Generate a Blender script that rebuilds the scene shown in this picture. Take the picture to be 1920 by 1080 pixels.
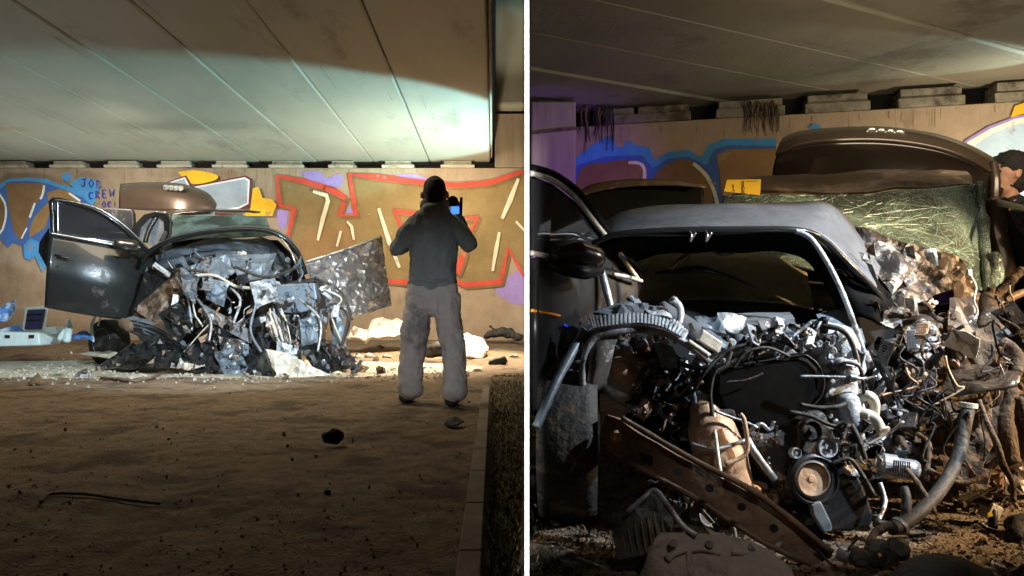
import bpy, bmesh, math, random
from mathutils import Vector, Matrix, noise
from mathutils.geometry import tessellate_polygon
R = math.radians
sc = bpy.context.scene
for o in list(bpy.data.objects): bpy.data.objects.remove(o)
COL = sc.collection
EYE = 0.74; F = 1400.0; CX = 925.0; CY = 587.0

# ------------------------------------------------------------------ camera
cam = bpy.data.cameras.new('camera'); co = bpy.data.objects.new('camera', cam); COL.objects.link(co)
co.location = (0, 0, EYE); co.rotation_euler = (R(90), 0, 0)
cam.sensor_width = 36; cam.lens = F / 1920 * 36; cam.shift_x = 35 / 1920; cam.shift_y = 47 / 1920
cam.clip_start = 0.05; cam.clip_end = 300
sc.camera = co
# ------------------------------------------------------------------ world (night)
w = bpy.data.worlds.new('World'); sc.world = w; w.use_nodes = True
nt = w.node_tree; bg = nt.nodes['Background']
sky = nt.nodes.new('ShaderNodeTexSky'); sky.sky_type = 'NISHITA'; sky.sun_disc = False
sky.sun_elevation = R(1.0); sky.sun_rotation = R(200)
nt.links.new(sky.outputs[0], bg.inputs[0]); bg.inputs[1].default_value = 0.012
sc.view_settings.view_transform = 'Standard'; sc.view_settings.look = 'None'
sc.view_settings.exposure = 0; sc.view_settings.gamma = 1
sc.view_settings.use_curve_mapping = False
sc.cycles.use_denoising = True
sc.cycles.max_bounces = 8; sc.cycles.sample_clamp_indirect = 4

def spot(name, loc, target, power, color, size, blend=0.3, rad=0.08):
    l = bpy.data.lights.new(name, 'SPOT'); l.energy = power; l.color = color
    l.spot_size = R(size); l.spot_blend = blend; l.shadow_soft_size = rad
    o = bpy.data.objects.new(name, l); COL.objects.link(o); o.location = loc
    o.rotation_euler = (Vector(target) - Vector(loc)).to_track_quat('-Z', 'Y').to_euler()
    return o
def area(name, loc, target, power, color, sx, sy, spread=180):
    l = bpy.data.lights.new(name, 'AREA'); l.energy = power; l.color = color
    l.shape = 'RECTANGLE'; l.size = sx; l.size_y = sy; l.spread = R(spread)
    o = bpy.data.objects.new(name, l); COL.objects.link(o); o.location = loc
    o.rotation_euler = (Vector(target) - Vector(loc)).to_track_quat('-Z', 'Y').to_euler()
    return o
# ---- left half: unseen lamps round the wreck, some added as fill
spot('unseen_lamp', (-1.0, 10.6, 3.3), (-1.2, 15, .9), 1000, (1.0, .84, .64), 96, .9, .25)         # warm lamp on the wall
spot('unseen_lamp', (-5.6, 10.0, 3.4), (-6.2, 15, .9), 760, (1.0, .87, .72), 96, .9, .25)
spot('unseen_spot', (-0.5, 12.0, 3.2), (-0.9, 11.2, 0.0), 2800, (1.0, .78, .54), 80, .7, .12)
spot('unseen_spot', (-0.3, 9.6, 3.4), (-1.2, 7.9, 0), 190, (1.0, .84, .60), 72, .9, .12)            # warm pool on the sand
spot('unseen_spot', (-0.33, 3.95, 2.58), (-4.1, 9.8, .75), 2700, (.72, .88, 1.0), 46, .7, .10)           # cool lamp on the wreck
spot('unseen_spot', (-4.8, 5.0, 2.8), (-6.0, 10.4, .1), 420, (.80, .95, .95), 34, .7, .10)
spot('unseen_spot', (-0.95, 1.9, 1.0), (-0.48, 6.0, .66), 170, (.92, .95, 1.0), 26, .9, .06)              # unseen low fill added for the person's legs
spot('unseen_cyan_lamp', (0.42, 12.6, .9), (-1.7, 12.45, 3.81), 1350, (.42, .93, 1.0), 81, .18, .03)       # cyan band on the deck
spot('unseen_lamp', (-0.6, 12.9, .7), (-1.2, 13.3, 3.8), 700, (1.0, .84, .55), 110, .9, .15)
spot('unseen_lamp', (.22, 8.6, 6.2), (.30, 14.6, 6.1), 420, (1.0, .93, .66), 16, .8, .1)  # unseen cream lamp added high up to light the upper fascia
spot('unseen_cyan_lamp', (.30, 8.6, 6.6), (.62, 14.6, 6.9), 260, (.45, .95, 1.0), 9, .6, .1)  # unseen teal lamp added for the same fascia
area('unseen_lamp', (-7.0, 12.9, .3), (-7.0, 12.7, 3.8), 120, (.90, .93, .82), 5.0, 1.0)  # broad unseen fill facing up at the left deck
area('unseen_lamp', (-3.0, 7.0, 3.6), (-3.0, 7.2, 0), 105, (1.0, .82, .58), 3.6, 1.0)  # broad unseen fill over the left floor
# ---- right half
spot('unseen_spot', (2.35, 1.75, 1.80), (1.24, 2.70, .74), 420, (.78, .89, 1.0), 46, .45, .03)
spot('unseen_spot', (4.4, 1.7, 1.75), (2.2, 3.0, .65), 1000, (1.0, .70, .40), 44, .5, .05)
spot('unseen_spot', (4.2, 3.2, 1.4), (3.4, 5.0, 1.66), 60, (1.0, .62, .36), 12, .6, .05)  # small unseen spot added for the face behind the trunk lid
spot('unseen_lamp', (5.0, 6.0, 1.6), (5.1, 7.6, 2.3), 190, (1.0, .86, .62), 104, 1.0, .2)
spot('unseen_lamp', (3.1, 5.8, 1.5), (3.0, 8.0, 2.9), 18, (1.0, .78, .52), 130, .9, .2)
spot('unseen_spot', (.85, 1.1, 1.5), (.80, 2.1, .08), 20, (1.0, .88, .78), 34, .8, .04)  # small unseen fill added for the undertray
spot('beacon', (1.3, 6.3, 1.0), (.7, 8.4, 1.9), 120, (.34, .14, 1.0), 70, .8, .06)
spot('unseen_cyan_lamp', (5.9, 6.9, 2.62), (3.6, 7.0, 3.11), 120, (.66, .95, .90), 36, .3, .02)
area('unseen_lamp', (3.2, 3.6, 1.9), (3.4, 6.0, 3.4), 34, (1.0, .86, .62), 1.6, .6)  # broad unseen fill for the right deck
area('unseen_lamp', (2.2, 3.4, 3.0), (2.1, 4.2, 0), 6, (1.0, .82, .6), 1.6, 1.0)  # weak unseen fill above the close wreck
area('unseen_lamp', (0.035, 0.8, 1.0), (0.09225, 2.05, 1.0), 1.5, (1, 1, 1), .02, 3.2, 4)  # unseen strip lamp added to whiten the divider edge

# ------------------------------------------------------------------ materials
def mat(name, c, rough=.6, metal=0, var=.25, scale=8, bump=.2, c2=None, c2amt=.5, stretch=(1, 1, 1), coat=0, bscale=None, c2scale=None):
    m = bpy.data.materials.new(name); m.use_nodes = True; t = m.node_tree; N = t.nodes; L = t.links
    b = N['Principled BSDF']; b.inputs['Roughness'].default_value = rough; b.inputs['Metallic'].default_value = metal
    if coat: b.inputs['Coat Weight'].default_value = coat
    tc = N.new('ShaderNodeTexCoord'); mp = N.new('ShaderNodeMapping'); mp.inputs['Scale'].default_value = stretch
    L.new(tc.outputs['Object'], mp.inputs[0])
    n1 = N.new('ShaderNodeTexNoise'); n1.inputs['Scale'].default_value = scale; n1.inputs['Detail'].default_value = 8
    n1.inputs['Roughness'].default_value = .65; L.new(mp.outputs[0], n1.inputs['Vector'])
    cr = N.new('ShaderNodeValToRGB'); e = cr.color_ramp.elements
    e[0].position = .28; e[1].position = .72
    e[0].color = [v * (1 - var) for v in c] + [1]; e[1].color = [min(1, v * (1 + var)) for v in c] + [1]
    L.new(n1.outputs[0], cr.inputs[0]); last = cr.outputs[0]
    if c2:
        n2 = N.new('ShaderNodeTexNoise'); n2.inputs['Scale'].default_value = c2scale or scale * .45; n2.inputs['Detail'].default_value = 10
        n2.inputs['Roughness'].default_value = .7; L.new(mp.outputs[0], n2.inputs['Vector'])
        r2 = N.new('ShaderNodeValToRGB'); q = r2.color_ramp.elements
        q[0].position = .62 - .3 * c2amt; q[1].position = .70 - .25 * c2amt; q[0].color = (0, 0, 0, 1); q[1].color = (1, 1, 1, 1)
        L.new(n2.outputs[0], r2.inputs[0])
        mx = N.new('ShaderNodeMix'); mx.data_type = 'RGBA'; mx.inputs[7].default_value = list(c2) + [1]
        L.new(r2.outputs[0], mx.inputs[0]); L.new(last, mx.inputs[6]); last = mx.outputs[2]
        ma = N.new('ShaderNodeMapRange'); ma.inputs[3].default_value = rough; ma.inputs[4].default_value = min(1, rough + .35)
        L.new(r2.outputs[0], ma.inputs[0]); L.new(ma.outputs[0], b.inputs['Roughness'])
        if metal:
            mb_ = N.new('ShaderNodeMapRange'); mb_.inputs[3].default_value = metal; mb_.inputs[4].default_value = metal * .2
            L.new(r2.outputs[0], mb_.inputs[0]); L.new(mb_.outputs[0], b.inputs['Metallic'])
    L.new(last, b.inputs['Base Color'])
    if bump:
        n3 = N.new('ShaderNodeTexNoise'); n3.inputs['Scale'].default_value = bscale or scale * 3; n3.inputs['Detail'].default_value = 6
        L.new(mp.outputs[0], n3.inputs['Vector'])
        bp = N.new('ShaderNodeBump'); bp.inputs['Strength'].default_value = bump; bp.inputs['Distance'].default_value = .02
        L.new(n3.outputs[0], bp.inputs['Height']); L.new(bp.outputs[0], b.inputs['Normal'])
    return m
M = {}
M['dirt'] = mat('dirt', (.20, .145, .09), .95, 0, .55, 9.0, 1.0, (.095, .068, .045), .40, bscale=70, c2scale=2.2)
M['dust'] = mat('pale_dust', (.42, .40, .33), .95, 0, .3, 6, .9, (.22, .18, .12), .3, bscale=25)
M['wall'] = mat('wall_concrete', (.40, .30, .21), .9, 0, .14, 3.5, .35, (.31, .235, .165), .25, stretch=(1.6, 1.6, 1.1), bscale=16)
M['wall2'] = mat('upper_concrete', (.34, .27, .20), .9, 0, .22, 3.0, .3, (.2, .16, .12), .2, stretch=(3, 3, .3), bscale=9)
M['soffit'] = mat('girder_concrete', (.30, .285, .235), .62, 0, .10, 1.2, .12, (.21, .20, .165), .15, stretch=(1.4, .5, 1), bscale=30)
M['soffit_r'] = mat('girder_concrete_warm', (.30, .265, .20), .7, 0, .12, 2.0, .25, (.20, .175, .13), .2, bscale=26)
M['pad_r'] = mat('stained_pad_concrete', (.24, .215, .165), .9, 0, .4, 7, .5, (.09, .075, .055), .4)
M['pad'] = mat('pad_concrete', (.46, .43, .34), .85, 0, .25, 9, .4, (.25, .2, .14), .2)
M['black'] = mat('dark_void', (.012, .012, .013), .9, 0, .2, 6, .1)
M['kerb'] = mat('kerb_concrete', (.20, .16, .12), .9, 0, .3, 6, .5)
M['partition'] = mat('partition_concrete', (.14, .13, .12), .9, 0, .2, 4, .2)
M['white'] = mat('white_paint', (.9, .9, .9), .6, 0, .01, 4, 0)
M['paint'] = mat('brown_car_paint', (.085, .058, .040), .26, .45, .12, 5, .04, (.17, .13, .095), .10, coat=.6)
M['paint_dirty'] = mat('dusty_car_paint', (.10, .07, .05), .38, .35, .3, 9, .15, (.24, .18, .13), .38)
M['paint_dark'] = mat('dark_car_paint', (.020, .023, .024), .24, .3, .2, 4, .05, (.07, .07, .06), .08, coat=.5)
M['paint_grey'] = mat('grey_dusty_hood', (.14, .152, .17), .5, .2, .3, 6, .35, (.08, .08, .085), .22, bscale=7, c2scale=26)
M['paint_black'] = mat('black_dusty_paint', (.010, .010, .010), .38, .1, .3, 5, .05, (.035, .03, .025), .2)
M['iron'] = mat('oily_cast_iron', (.085, .075, .068), .5, .3, .5, 18, .25, (.03, .028, .026), .4)
M['door_skin'] = mat('crumpled_silver_door', (.30, .275, .26), .33, .45, .35, 5, .55, (.10, .09, .085), .35, bscale=9)
M['peel'] = mat('peeled_paint', (.055, .042, .034), .45, .1, .4, 14, .3, (.62, .56, .48), .34, c2scale=9)
M['foil'] = mat('crushed_dark_metal', (.20, .18, .17), .28, .6, .3, 6, .3, (.5, .47, .44), .16, c2scale=10)
M['plastic'] = mat('black_plastic', (.016, .016, .017), .42, 0, .3, 14, .12, (.07, .065, .06), .15)
M['cover'] = mat('matt_black_cover', (.005, .005, .005), .6, 0, .3, 14, .05); M['cover'].node_tree.nodes['Principled BSDF'].inputs['Specular IOR Level'].default_value = .05
M['rubber'] = mat('rubber', (.022, .021, .02), .7, 0, .4, 18, .35, (.11, .085, .06), .3)
M['hose'] = mat('dusty_hose', (.045, .04, .036), .6, 0, .4, 20, .25, (.13, .10, .07), .2)
M['alu'] = mat('cast_aluminium', (.50, .53, .56), .5, .3, .25, 25, .22, (.12, .12, .12), .30)
M['steel'] = mat('bare_steel', (.40, .42, .45), .42, .55, .35, 20, .2, (.09, .08, .07), .35)
M['slate'] = mat('slate_panel', (.17, .21, .25), .45, .25, .35, 5, .2, (.09, .10, .11), .3)
M['rust'] = mat('rusty_steel', (.15, .10, .065), .7, .15, .45, 10, .3, (.27, .175, .105), .35)
M['tan'] = mat('scorched_tan_metal', (.42, .27, .17), .5, .25, .35, 9, .35, (.62, .42, .27), .3)
M['mud'] = mat('mud_caked_metal', (.13, .085, .05), .85, 0, .5, 14, .8, (.07, .045, .028), .35)
M['chrome'] = mat('satin_chrome', (.62, .62, .60), .25, .95, .08, 10, 0)
M['cream'] = mat('cream_metal', (.62, .58, .48), .5, .2, .2, 14, .2, (.3, .25, .18), .25)
M['tint'] = mat('dark_window_glass', (.030, .031, .034), .07, 0, .2, 3, 0, coat=1)
M['inter'] = mat('cabin_trim', (.075, .07, .05), .7, 0, .3, 8, .3)
M['screen'] = mat('shattered_windscreen', (.16, .20, .15), .3, 0, .5, 26, 1.0, (.62, .70, .56), .50, stretch=(1, 1, 2.2), bscale=60, c2scale=34)
def cracked():
    m = M['screen']; t = m.node_tree; N = t.nodes; L = t.links; b = N['Principled BSDF']
    tc = N.new('ShaderNodeTexCoord'); nz = N.new('ShaderNodeTexNoise'); nz.inputs['Scale'].default_value = 9; nz.inputs['Detail'].default_value = 5
    L.new(tc.outputs['Object'], nz.inputs['Vector']); ad = N.new('ShaderNodeMix'); ad.data_type = 'VECTOR'; ad.inputs[0].default_value = .03
    L.new(tc.outputs['Object'], ad.inputs[4]); L.new(nz.outputs['Color'], ad.inputs[5])
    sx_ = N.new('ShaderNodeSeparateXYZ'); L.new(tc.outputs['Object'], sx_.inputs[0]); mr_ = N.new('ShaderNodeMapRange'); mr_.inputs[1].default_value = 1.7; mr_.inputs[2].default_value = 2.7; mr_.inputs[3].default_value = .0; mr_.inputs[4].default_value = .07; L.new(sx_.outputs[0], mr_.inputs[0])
    vo = N.new('ShaderNodeTexVoronoi'); vo.feature = 'DISTANCE_TO_EDGE'; vo.inputs['Scale'].default_value = 90; L.new(ad.outputs[1], vo.inputs['Vector'])
    v2 = N.new('ShaderNodeTexVoronoi'); v2.feature = 'DISTANCE_TO_EDGE'; v2.inputs['Scale'].default_value = 15; L.new(ad.outputs[1], v2.inputs['Vector'])
    mn = N.new('ShaderNodeMath'); mn.operation = 'MINIMUM'; mu = N.new('ShaderNodeMath'); mu.operation = 'MULTIPLY'; mu.inputs[1].default_value = .5
    n9 = N.new('ShaderNodeTexNoise'); n9.inputs['Scale'].default_value = 46; n9.inputs['Detail'].default_value = 8; n9.inputs['Roughness'].default_value = .8; L.new(tc.outputs['Object'], n9.inputs['Vector']); mu.inputs[1].default_value = .30; L.new(n9.outputs[0], mu.inputs[0]); mn.operation = 'MULTIPLY'; L.new(vo.outputs[0], mn.inputs[0]); mn2 = N.new('ShaderNodeMapRange'); mn2.inputs[1].default_value = .36; mn2.inputs[2].default_value = .62; mn2.inputs[3].default_value = .15; mn2.inputs[4].default_value = 2.2; L.new(n9.outputs[0], mn2.inputs[0]); L.new(mn2.outputs[0], mn.inputs[1])
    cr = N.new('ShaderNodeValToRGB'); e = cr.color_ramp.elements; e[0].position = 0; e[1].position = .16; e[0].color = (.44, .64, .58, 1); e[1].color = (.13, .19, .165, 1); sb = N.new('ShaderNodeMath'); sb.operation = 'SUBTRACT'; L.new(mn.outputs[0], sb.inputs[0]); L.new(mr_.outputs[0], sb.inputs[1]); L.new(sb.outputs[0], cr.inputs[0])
    n3 = N.new('ShaderNodeTexNoise'); n3.inputs['Scale'].default_value = 3.2; n3.inputs['Detail'].default_value = 6; L.new(tc.outputs['Object'], n3.inputs['Vector'])
    c3 = N.new('ShaderNodeValToRGB'); q = c3.color_ramp.elements; q[0].position = .44; q[1].position = .58; q[0].color = (.13, .125, .11, 1); q[1].color = (1, 1, 1, 1); L.new(n3.outputs[0], c3.inputs[0])
    mm = N.new('ShaderNodeMix'); mm.data_type = 'RGBA'; mm.blend_type = 'MULTIPLY'; mm.inputs[0].default_value = .85; L.new(cr.outputs[0], mm.inputs[6]); L.new(c3.outputs[0], mm.inputs[7])
    L.new(mm.outputs[2], b.inputs['Base Color'])
    for l in list(b.inputs['Roughness'].links): L.remove(l)
    b.inputs['Roughness'].default_value = .16; b.inputs['Coat Weight'].default_value = .5
    for n in N:
        if n.type == 'BUMP':
            for l in list(n.inputs['Height'].links): L.remove(l)
            L.new(mn.outputs[0], n.inputs['Height']); n.inputs['Strength'].default_value = .45
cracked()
M['yellow'] = mat('yellow_marker', (.85, .55, .01), .5, 0, .03, 8, 0)
M['ink'] = mat('black_ink', (.01, .01, .01), .8, 0, 0, 8, 0)
M['lamp_glass'] = mat('lamp_glass', (.45, .48, .5), .12, .5, .3, 12, .1)
M['amber'] = mat('amber_reflection', (.8, .25, .02), .25, 0, .1, 10, 0)  # amber lamp reflection, put into a strip's colour
M['bluestrip'] = mat('blue_reflection', (.03, .06, .8), .25, 0, .1, 10, 0)  # blue lamp reflection, put into a strip's colour
M['coverall'] = mat('pale_coverall_cloth', (.46, .43, .41), .9, 0, .12, 6, .5, (.24, .23, .22), .2, bscale=14)
M['jacket'] = mat('grey_green_jacket', (.19, .22, .225), .9, 0, .15, 6, .5, bscale=14)
M['cloth_dark'] = mat('black_cloth', (.012, .013, .018), .9, 0, .2, 10, .3)
M['skin'] = mat('skin', (.36, .19, .12), .55, 0, .12, 14, .1)
M['hair'] = mat('dark_hair', (.012, .010, .009), .7, 0, .4, 60, .8)
M['boot'] = mat('dark_boot', (.03, .028, .028), .7, 0, .3, 12, .3)
M['bluecloth'] = mat('blue_cloth', (.10, .25, .62), .8, 0, .4, 8, .5, (.65, .75, .85), .4)
M['paleblue'] = mat('pale_blue_plastic', (.60, .72, .72), .5, 0, .15, 10, .15)
M['navy'] = mat('navy_foam', (.03, .03, .10), .8, 0, .3, 12, .2)
M['sack'] = mat('pale_sack_cloth', (.62, .55, .48), .9, 0, .2, 8, .6)
M['grass'] = mat('dry_grass', (.10, .085, .035), .9, 0, .5, 5, 0)
M['cam_blue'] = mat('blue_camera_body', (.04, .13, .55), .3, 0, .2, 10, 0)
def gm(n, c, v=.2): M[n] = mat(n, c, .85, 0, v, 3.5, .3, (.33, .25, .17), .07, bscale=16, c2scale=5)
gm('g_red', (.62, .075, .045)); gm('g_olive', (.27, .185, .075)); gm('g_cream', (.78, .70, .52)); gm('g_purple', (.36, .26, .60))
gm('g_blue', (.055, .14, .42)); gm('g_sky', (.07, .30, .62)); gm('g_brown', (.22, .125, .055)); gm('g_yellow', (.85, .48, .02))
gm('g_grey', (.34, .40, .47)); gm('g_white', (.82, .80, .78)); gm('g_maroon', (.15, .03, .05)); gm('g_navy', (.02, .03, .30)); gm('g_orange', (.30, .175, .07)); gm('g_ice', (.50, .66, .85))

# ------------------------------------------------------------------ helpers
def P(x, y, Y): return Vector(((x - CX) * Y / F, Y, EYE - (y - CY) * Y / F))
def PL(l, Y=None): return [P(a[0], a[1], a[2] if len(a) > 2 else Y) for a in l]
def V(o, **k):
    for a, b in k.items(): o[a] = b
    return o
LOC = {}
def thing(name, label, cat, loc=(0, 0, 0), group=None, kind=None):
    o = bpy.data.objects.new(name, None); COL.objects.link(o); o.location = loc; o.empty_display_size = .1
    if label: o['label'] = label
    if cat: o['category'] = cat
    if group: o['group'] = group
    if kind: o['kind'] = kind
    LOC[o.name] = Vector(loc); return o
def attach(o, parent):
    if parent:
        o.parent = parent
        if parent.name in LOC: o.matrix_parent_inverse = Matrix.Translation(-LOC[parent.name])
def tag(o, label, cat, group=None):
    o['label'] = label; o['category'] = cat
    if group: o['group'] = group
    return o
def link(name, me, m, parent=None, smooth=False, bevel=0, solid=0, remesh=0, kind=None, sub=0, label=None):
    o = bpy.data.objects.new(name, me); COL.objects.link(o)
    if m is not None and not me.materials: me.materials.append(M[m] if isinstance(m, str) else m)
    if smooth:
        for p in me.polygons: p.use_smooth = True
    if remesh:
        q = o.modifiers.new('r', 'REMESH'); q.mode = 'VOXEL'; q.voxel_size = remesh; q.use_smooth_shade = True
        q = o.modifiers.new('s', 'SMOOTH'); q.factor = .6; q.iterations = 4
    if solid: q = o.modifiers.new('t', 'SOLIDIFY'); q.thickness = solid; q.offset = 0
    if bevel: q = o.modifiers.new('b', 'BEVEL'); q.width = bevel; q.segments = 2; q.limit_method = 'ANGLE'
    if sub: q = o.modifiers.new('u', 'SUBSURF'); q.levels = sub; q.render_levels = sub
    if kind: o['kind'] = kind
    if label: o['label'] = label
    attach(o, parent); return o
def me_from(vs, fs):
    me = bpy.data.meshes.new('mesh'); me.from_pydata([tuple(v) for v in vs], [], fs); me.update(); return me
def cat1(a, b, c, d, t): return .5 * ((2 * b) + (c - a) * t + (2 * a - 5 * b + 4 * c - d) * t * t + (3 * b - a - 3 * c + d) * t ** 3)
def curve(pts, n):
    out = []; k = len(pts) - 1
    if k < 1: return pts
    for i in range(n + 1):
        s = i / n * k; j = min(int(s), k - 1); t = s - j
        out.append(cat1(pts[max(j - 1, 0)], pts[j], pts[j + 1], pts[min(j + 2, k)], t))
    return out
def patch(name, rows, m, parent=None, nu=16, nv=10, solid=.004, amp=0, fr=6, seed=0, smooth=True, **kw):
    rr = [curve(r, nu) for r in rows]; cols = [curve([r[i] for r in rr], nv) for i in range(nu + 1)]
    vs = []; fs = []
    for i in range(nu + 1):
        for j in range(nv + 1):
            v = cols[i][j].copy()
            if amp: v += noise.noise_vector(v * fr + Vector((seed, seed * 2, 0))) * amp
            vs.append(v)
    for i in range(nu):
        for j in range(nv):
            a = i * (nv + 1) + j; fs.append((a, a + 1, a + nv + 2, a + nv + 1))
    return link(name, me_from(vs, fs), m, parent, smooth=smooth, solid=solid, **kw)
def plate(name, pts, m, parent=None, th=.004, L=.08, amp=.02, fr=7, seed=0, smooth=False, edge=.4, it=5, **kw):
    bm = bmesh.new(); vv = [bm.verts.new(p) for p in pts]; f = bm.faces.new(vv); bm.normal_update(); n = f.normal.copy()
    bmesh.ops.triangulate(bm, faces=bm.faces[:])
    rnd = random.Random(seed)
    for _ in range(it):
        es = [e for e in bm.edges if e.calc_length() > L * rnd.uniform(.8, 1.2)]
        if not es: break
        bmesh.ops.subdivide_edges(bm, edges=es, cuts=1)
        bmesh.ops.triangulate(bm, faces=bm.faces[:])
    s = Vector((seed * 3.1, seed * 1.7, seed))
    for v in bm.verts:
        k = edge if v.is_boundary else 1
        d = noise.noise(v.co * fr + s) + .5 * noise.noise(v.co * fr * 2.3 + s)
        v.co += n * d * amp * k + noise.noise_vector(v.co * fr * 1.5 + s) * amp * .35 * k
    me = bpy.data.meshes.new('mesh'); bm.to_mesh(me); bm.free()
    return link(name, me, m, parent, smooth=smooth, solid=th, **kw)
def prism(name, pts, vec, m, parent=None, bevel=.004, cap=True, **kw):
    vec = Vector(vec); n = len(pts); vs = list(pts) + [p + vec for p in pts]
    fs = [tuple(range(n)), tuple(range(2 * n - 1, n - 1, -1))] + [(i, n + i, n + (i + 1) % n, (i + 1) % n) for i in range(n)]
    me = me_from(vs, fs); bm = bmesh.new(); bm.from_mesh(me); bmesh.ops.recalc_face_normals(bm, faces=bm.faces[:]); bm.to_mesh(me); bm.free()
    return link(name, me, m, parent, bevel=bevel, **kw)
def tube(name, pts, r, m, parent=None, seg=8, n=None, rib=0, rough=0, cyc=False, **kw):
    pts = [Vector(p) for p in pts]; n = n or max(6, len(pts) * 5); C = curve(pts, n) if len(pts) > 2 else [pts[0].lerp(pts[1], i / n) for i in range(n + 1)]
    rs = r if isinstance(r, (list, tuple)) else [r, r]
    vs = []; fs = []; up = Vector((.13, .31, .94))
    for i, c in enumerate(C):
        d = (C[min(i + 1, n)] - C[max(i - 1, 0)]).normalized()
        a = d.cross(up)
        if a.length < .05: a = d.cross(Vector((1, 0, 0)))
        a.normalize(); b = d.cross(a); up = -b
        t = i / n * (len(rs) - 1); k = min(int(t), len(rs) - 2); rad = rs[k] + (rs[k + 1] - rs[k]) * (t - k)
        if rib: rad *= 1 + rib * (1 if i % 2 else -1)
        if rough: rad *= 1 + rough * noise.noise(c * 40)
        for q in range(seg):
            th = 2 * math.pi * q / seg; vs.append(c + a * math.cos(th) * rad + b * math.sin(th) * rad)
    for i in range(n):
        for q in range(seg):
            fs.append((i * seg + q, i * seg + (q + 1) % seg, (i + 1) * seg + (q + 1) % seg, (i + 1) * seg + q))
    fs.append(tuple(range(seg))[::-1]); fs.append(tuple(n * seg + q for q in range(seg)))
    return link(name, me_from(vs, fs), m, parent, smooth=True, **kw)
def lathe(name, o, d, prof, m, parent=None, seg=28, smooth=False, **kw):
    o = Vector(o); d = Vector(d).normalized(); a = d.orthogonal().normalized(); b = d.cross(a); vs = []; fs = []
    for (r, h) in prof:
        for q in range(seg):
            t = 2 * math.pi * q / seg; vs.append(o + d * h + (a * math.cos(t) + b * math.sin(t)) * r)
    k = len(prof)
    for i in range(k - 1):
        for q in range(seg): fs.append((i * seg + q, i * seg + (q + 1) % seg, (i + 1) * seg + (q + 1) % seg, (i + 1) * seg + q))
    fs.append(tuple(range(seg))[::-1]); fs.append(tuple((k - 1) * seg + q for q in range(seg)))
    return link(name, me_from(vs, fs), m, parent, smooth=smooth, **kw)
def sphere_into(bm, c, r, sc3=(1, 1, 1), rot=None, u=14, v=10):
    mt = Matrix.Translation(c) @ (rot or Matrix.Identity(4)) @ Matrix.Diagonal((r * sc3[0], r * sc3[1], r * sc3[2], 1))
    bmesh.ops.create_uvsphere(bm, u_segments=u, v_segments=v, radius=1, matrix=mt)
def cone_into(bm, a, b, r1, r2, seg=14):
    a = Vector(a); b = Vector(b); d = b - a
    if d.length < 1e-5: return
    mt = Matrix.Translation((a + b) / 2) @ d.to_track_quat('Z', 'Y').to_matrix().to_4x4()
    bmesh.ops.create_cone(bm, cap_ends=True, segments=seg, radius1=r1, radius2=r2, depth=d.length, matrix=mt)
def blob(name, chains, m, parent=None, vox=.012, balls=(), folds=0, ffr=8, cloth=0, **kw):
    """one continuous surface: chains are lists of (point, radius)"""
    bm = bmesh.new()
    for ch in chains:
        for i, (p, r) in enumerate(ch):
            sphere_into(bm, Vector(p), r)
            if i: cone_into(bm, ch[i - 1][0], p, ch[i - 1][1], r)
    for (c, r, s) in balls: sphere_into(bm, Vector(c), r, s)
    me = bpy.data.meshes.new('mesh'); bm.to_mesh(me); bm.free()
    o = link(name, me, m, parent, remesh=vox, smooth=True, **kw)
    if folds:
        tx = bpy.data.textures.new('folds', 'CLOUDS'); tx.noise_scale = 1 / ffr; tx.noise_depth = 3
        q = o.modifiers.new('d', 'DISPLACE'); q.texture = tx; q.strength = folds; q.mid_level = .5; q.texture_coords = 'LOCAL'
        if cloth:
            tx = bpy.data.textures.new('wrinkles', 'MARBLE'); tx.noise_scale = .09; tx.turbulence = 9; tx.noise_depth = 2; tx.marble_type = 'SHARP'
            q = o.modifiers.new('w', 'DISPLACE'); q.texture = tx; q.strength = cloth; q.mid_level = .5; q.texture_coords = 'LOCAL'
    return o
def box(name, a, b, m, parent=None, bevel=.01, **kw):
    x0, y0, z0 = a; x1, y1, z1 = b
    return prism(name, [Vector((x0, y0, z0)), Vector((x1, y0, z0)), Vector((x1, y0, z1)), Vector((x0, y0, z1))], (0, y1 - y0, 0), m, parent, bevel, **kw)
def obox(name, c, ex, ey, ez, m, parent=None, bevel=.006, **kw):
    """box centred on c with half-axis vectors"""
    c, ex, ey, ez = map(Vector, (c, ex, ey, ez))
    return prism(name, [c - ex - ey - ez, c + ex - ey - ez, c + ex - ey + ez, c - ex - ey + ez], ey * 2, m, parent, bevel, **kw)
PX = Vector((63, 1400, 0)).normalized()            # plan direction of the partition
PN = Vector((PX.y, -PX.x, 0))                      # points into the right half
def cut(o, pl, n, keep_outer=False):
    bm = bmesh.new(); bm.from_mesh(o.data)
    g = bm.verts[:] + bm.edges[:] + bm.faces[:]
    r = bmesh.ops.bisect_plane(bm, geom=g, plane_co=pl, plane_no=n, clear_inner=True)
    ed = [e for e in r['geom_cut'] if isinstance(e, bmesh.types.BMEdge)]
    if ed: bmesh.ops.holes_fill(bm, edges=ed)
    bm.to_mesh(o.data); bm.free()

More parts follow.
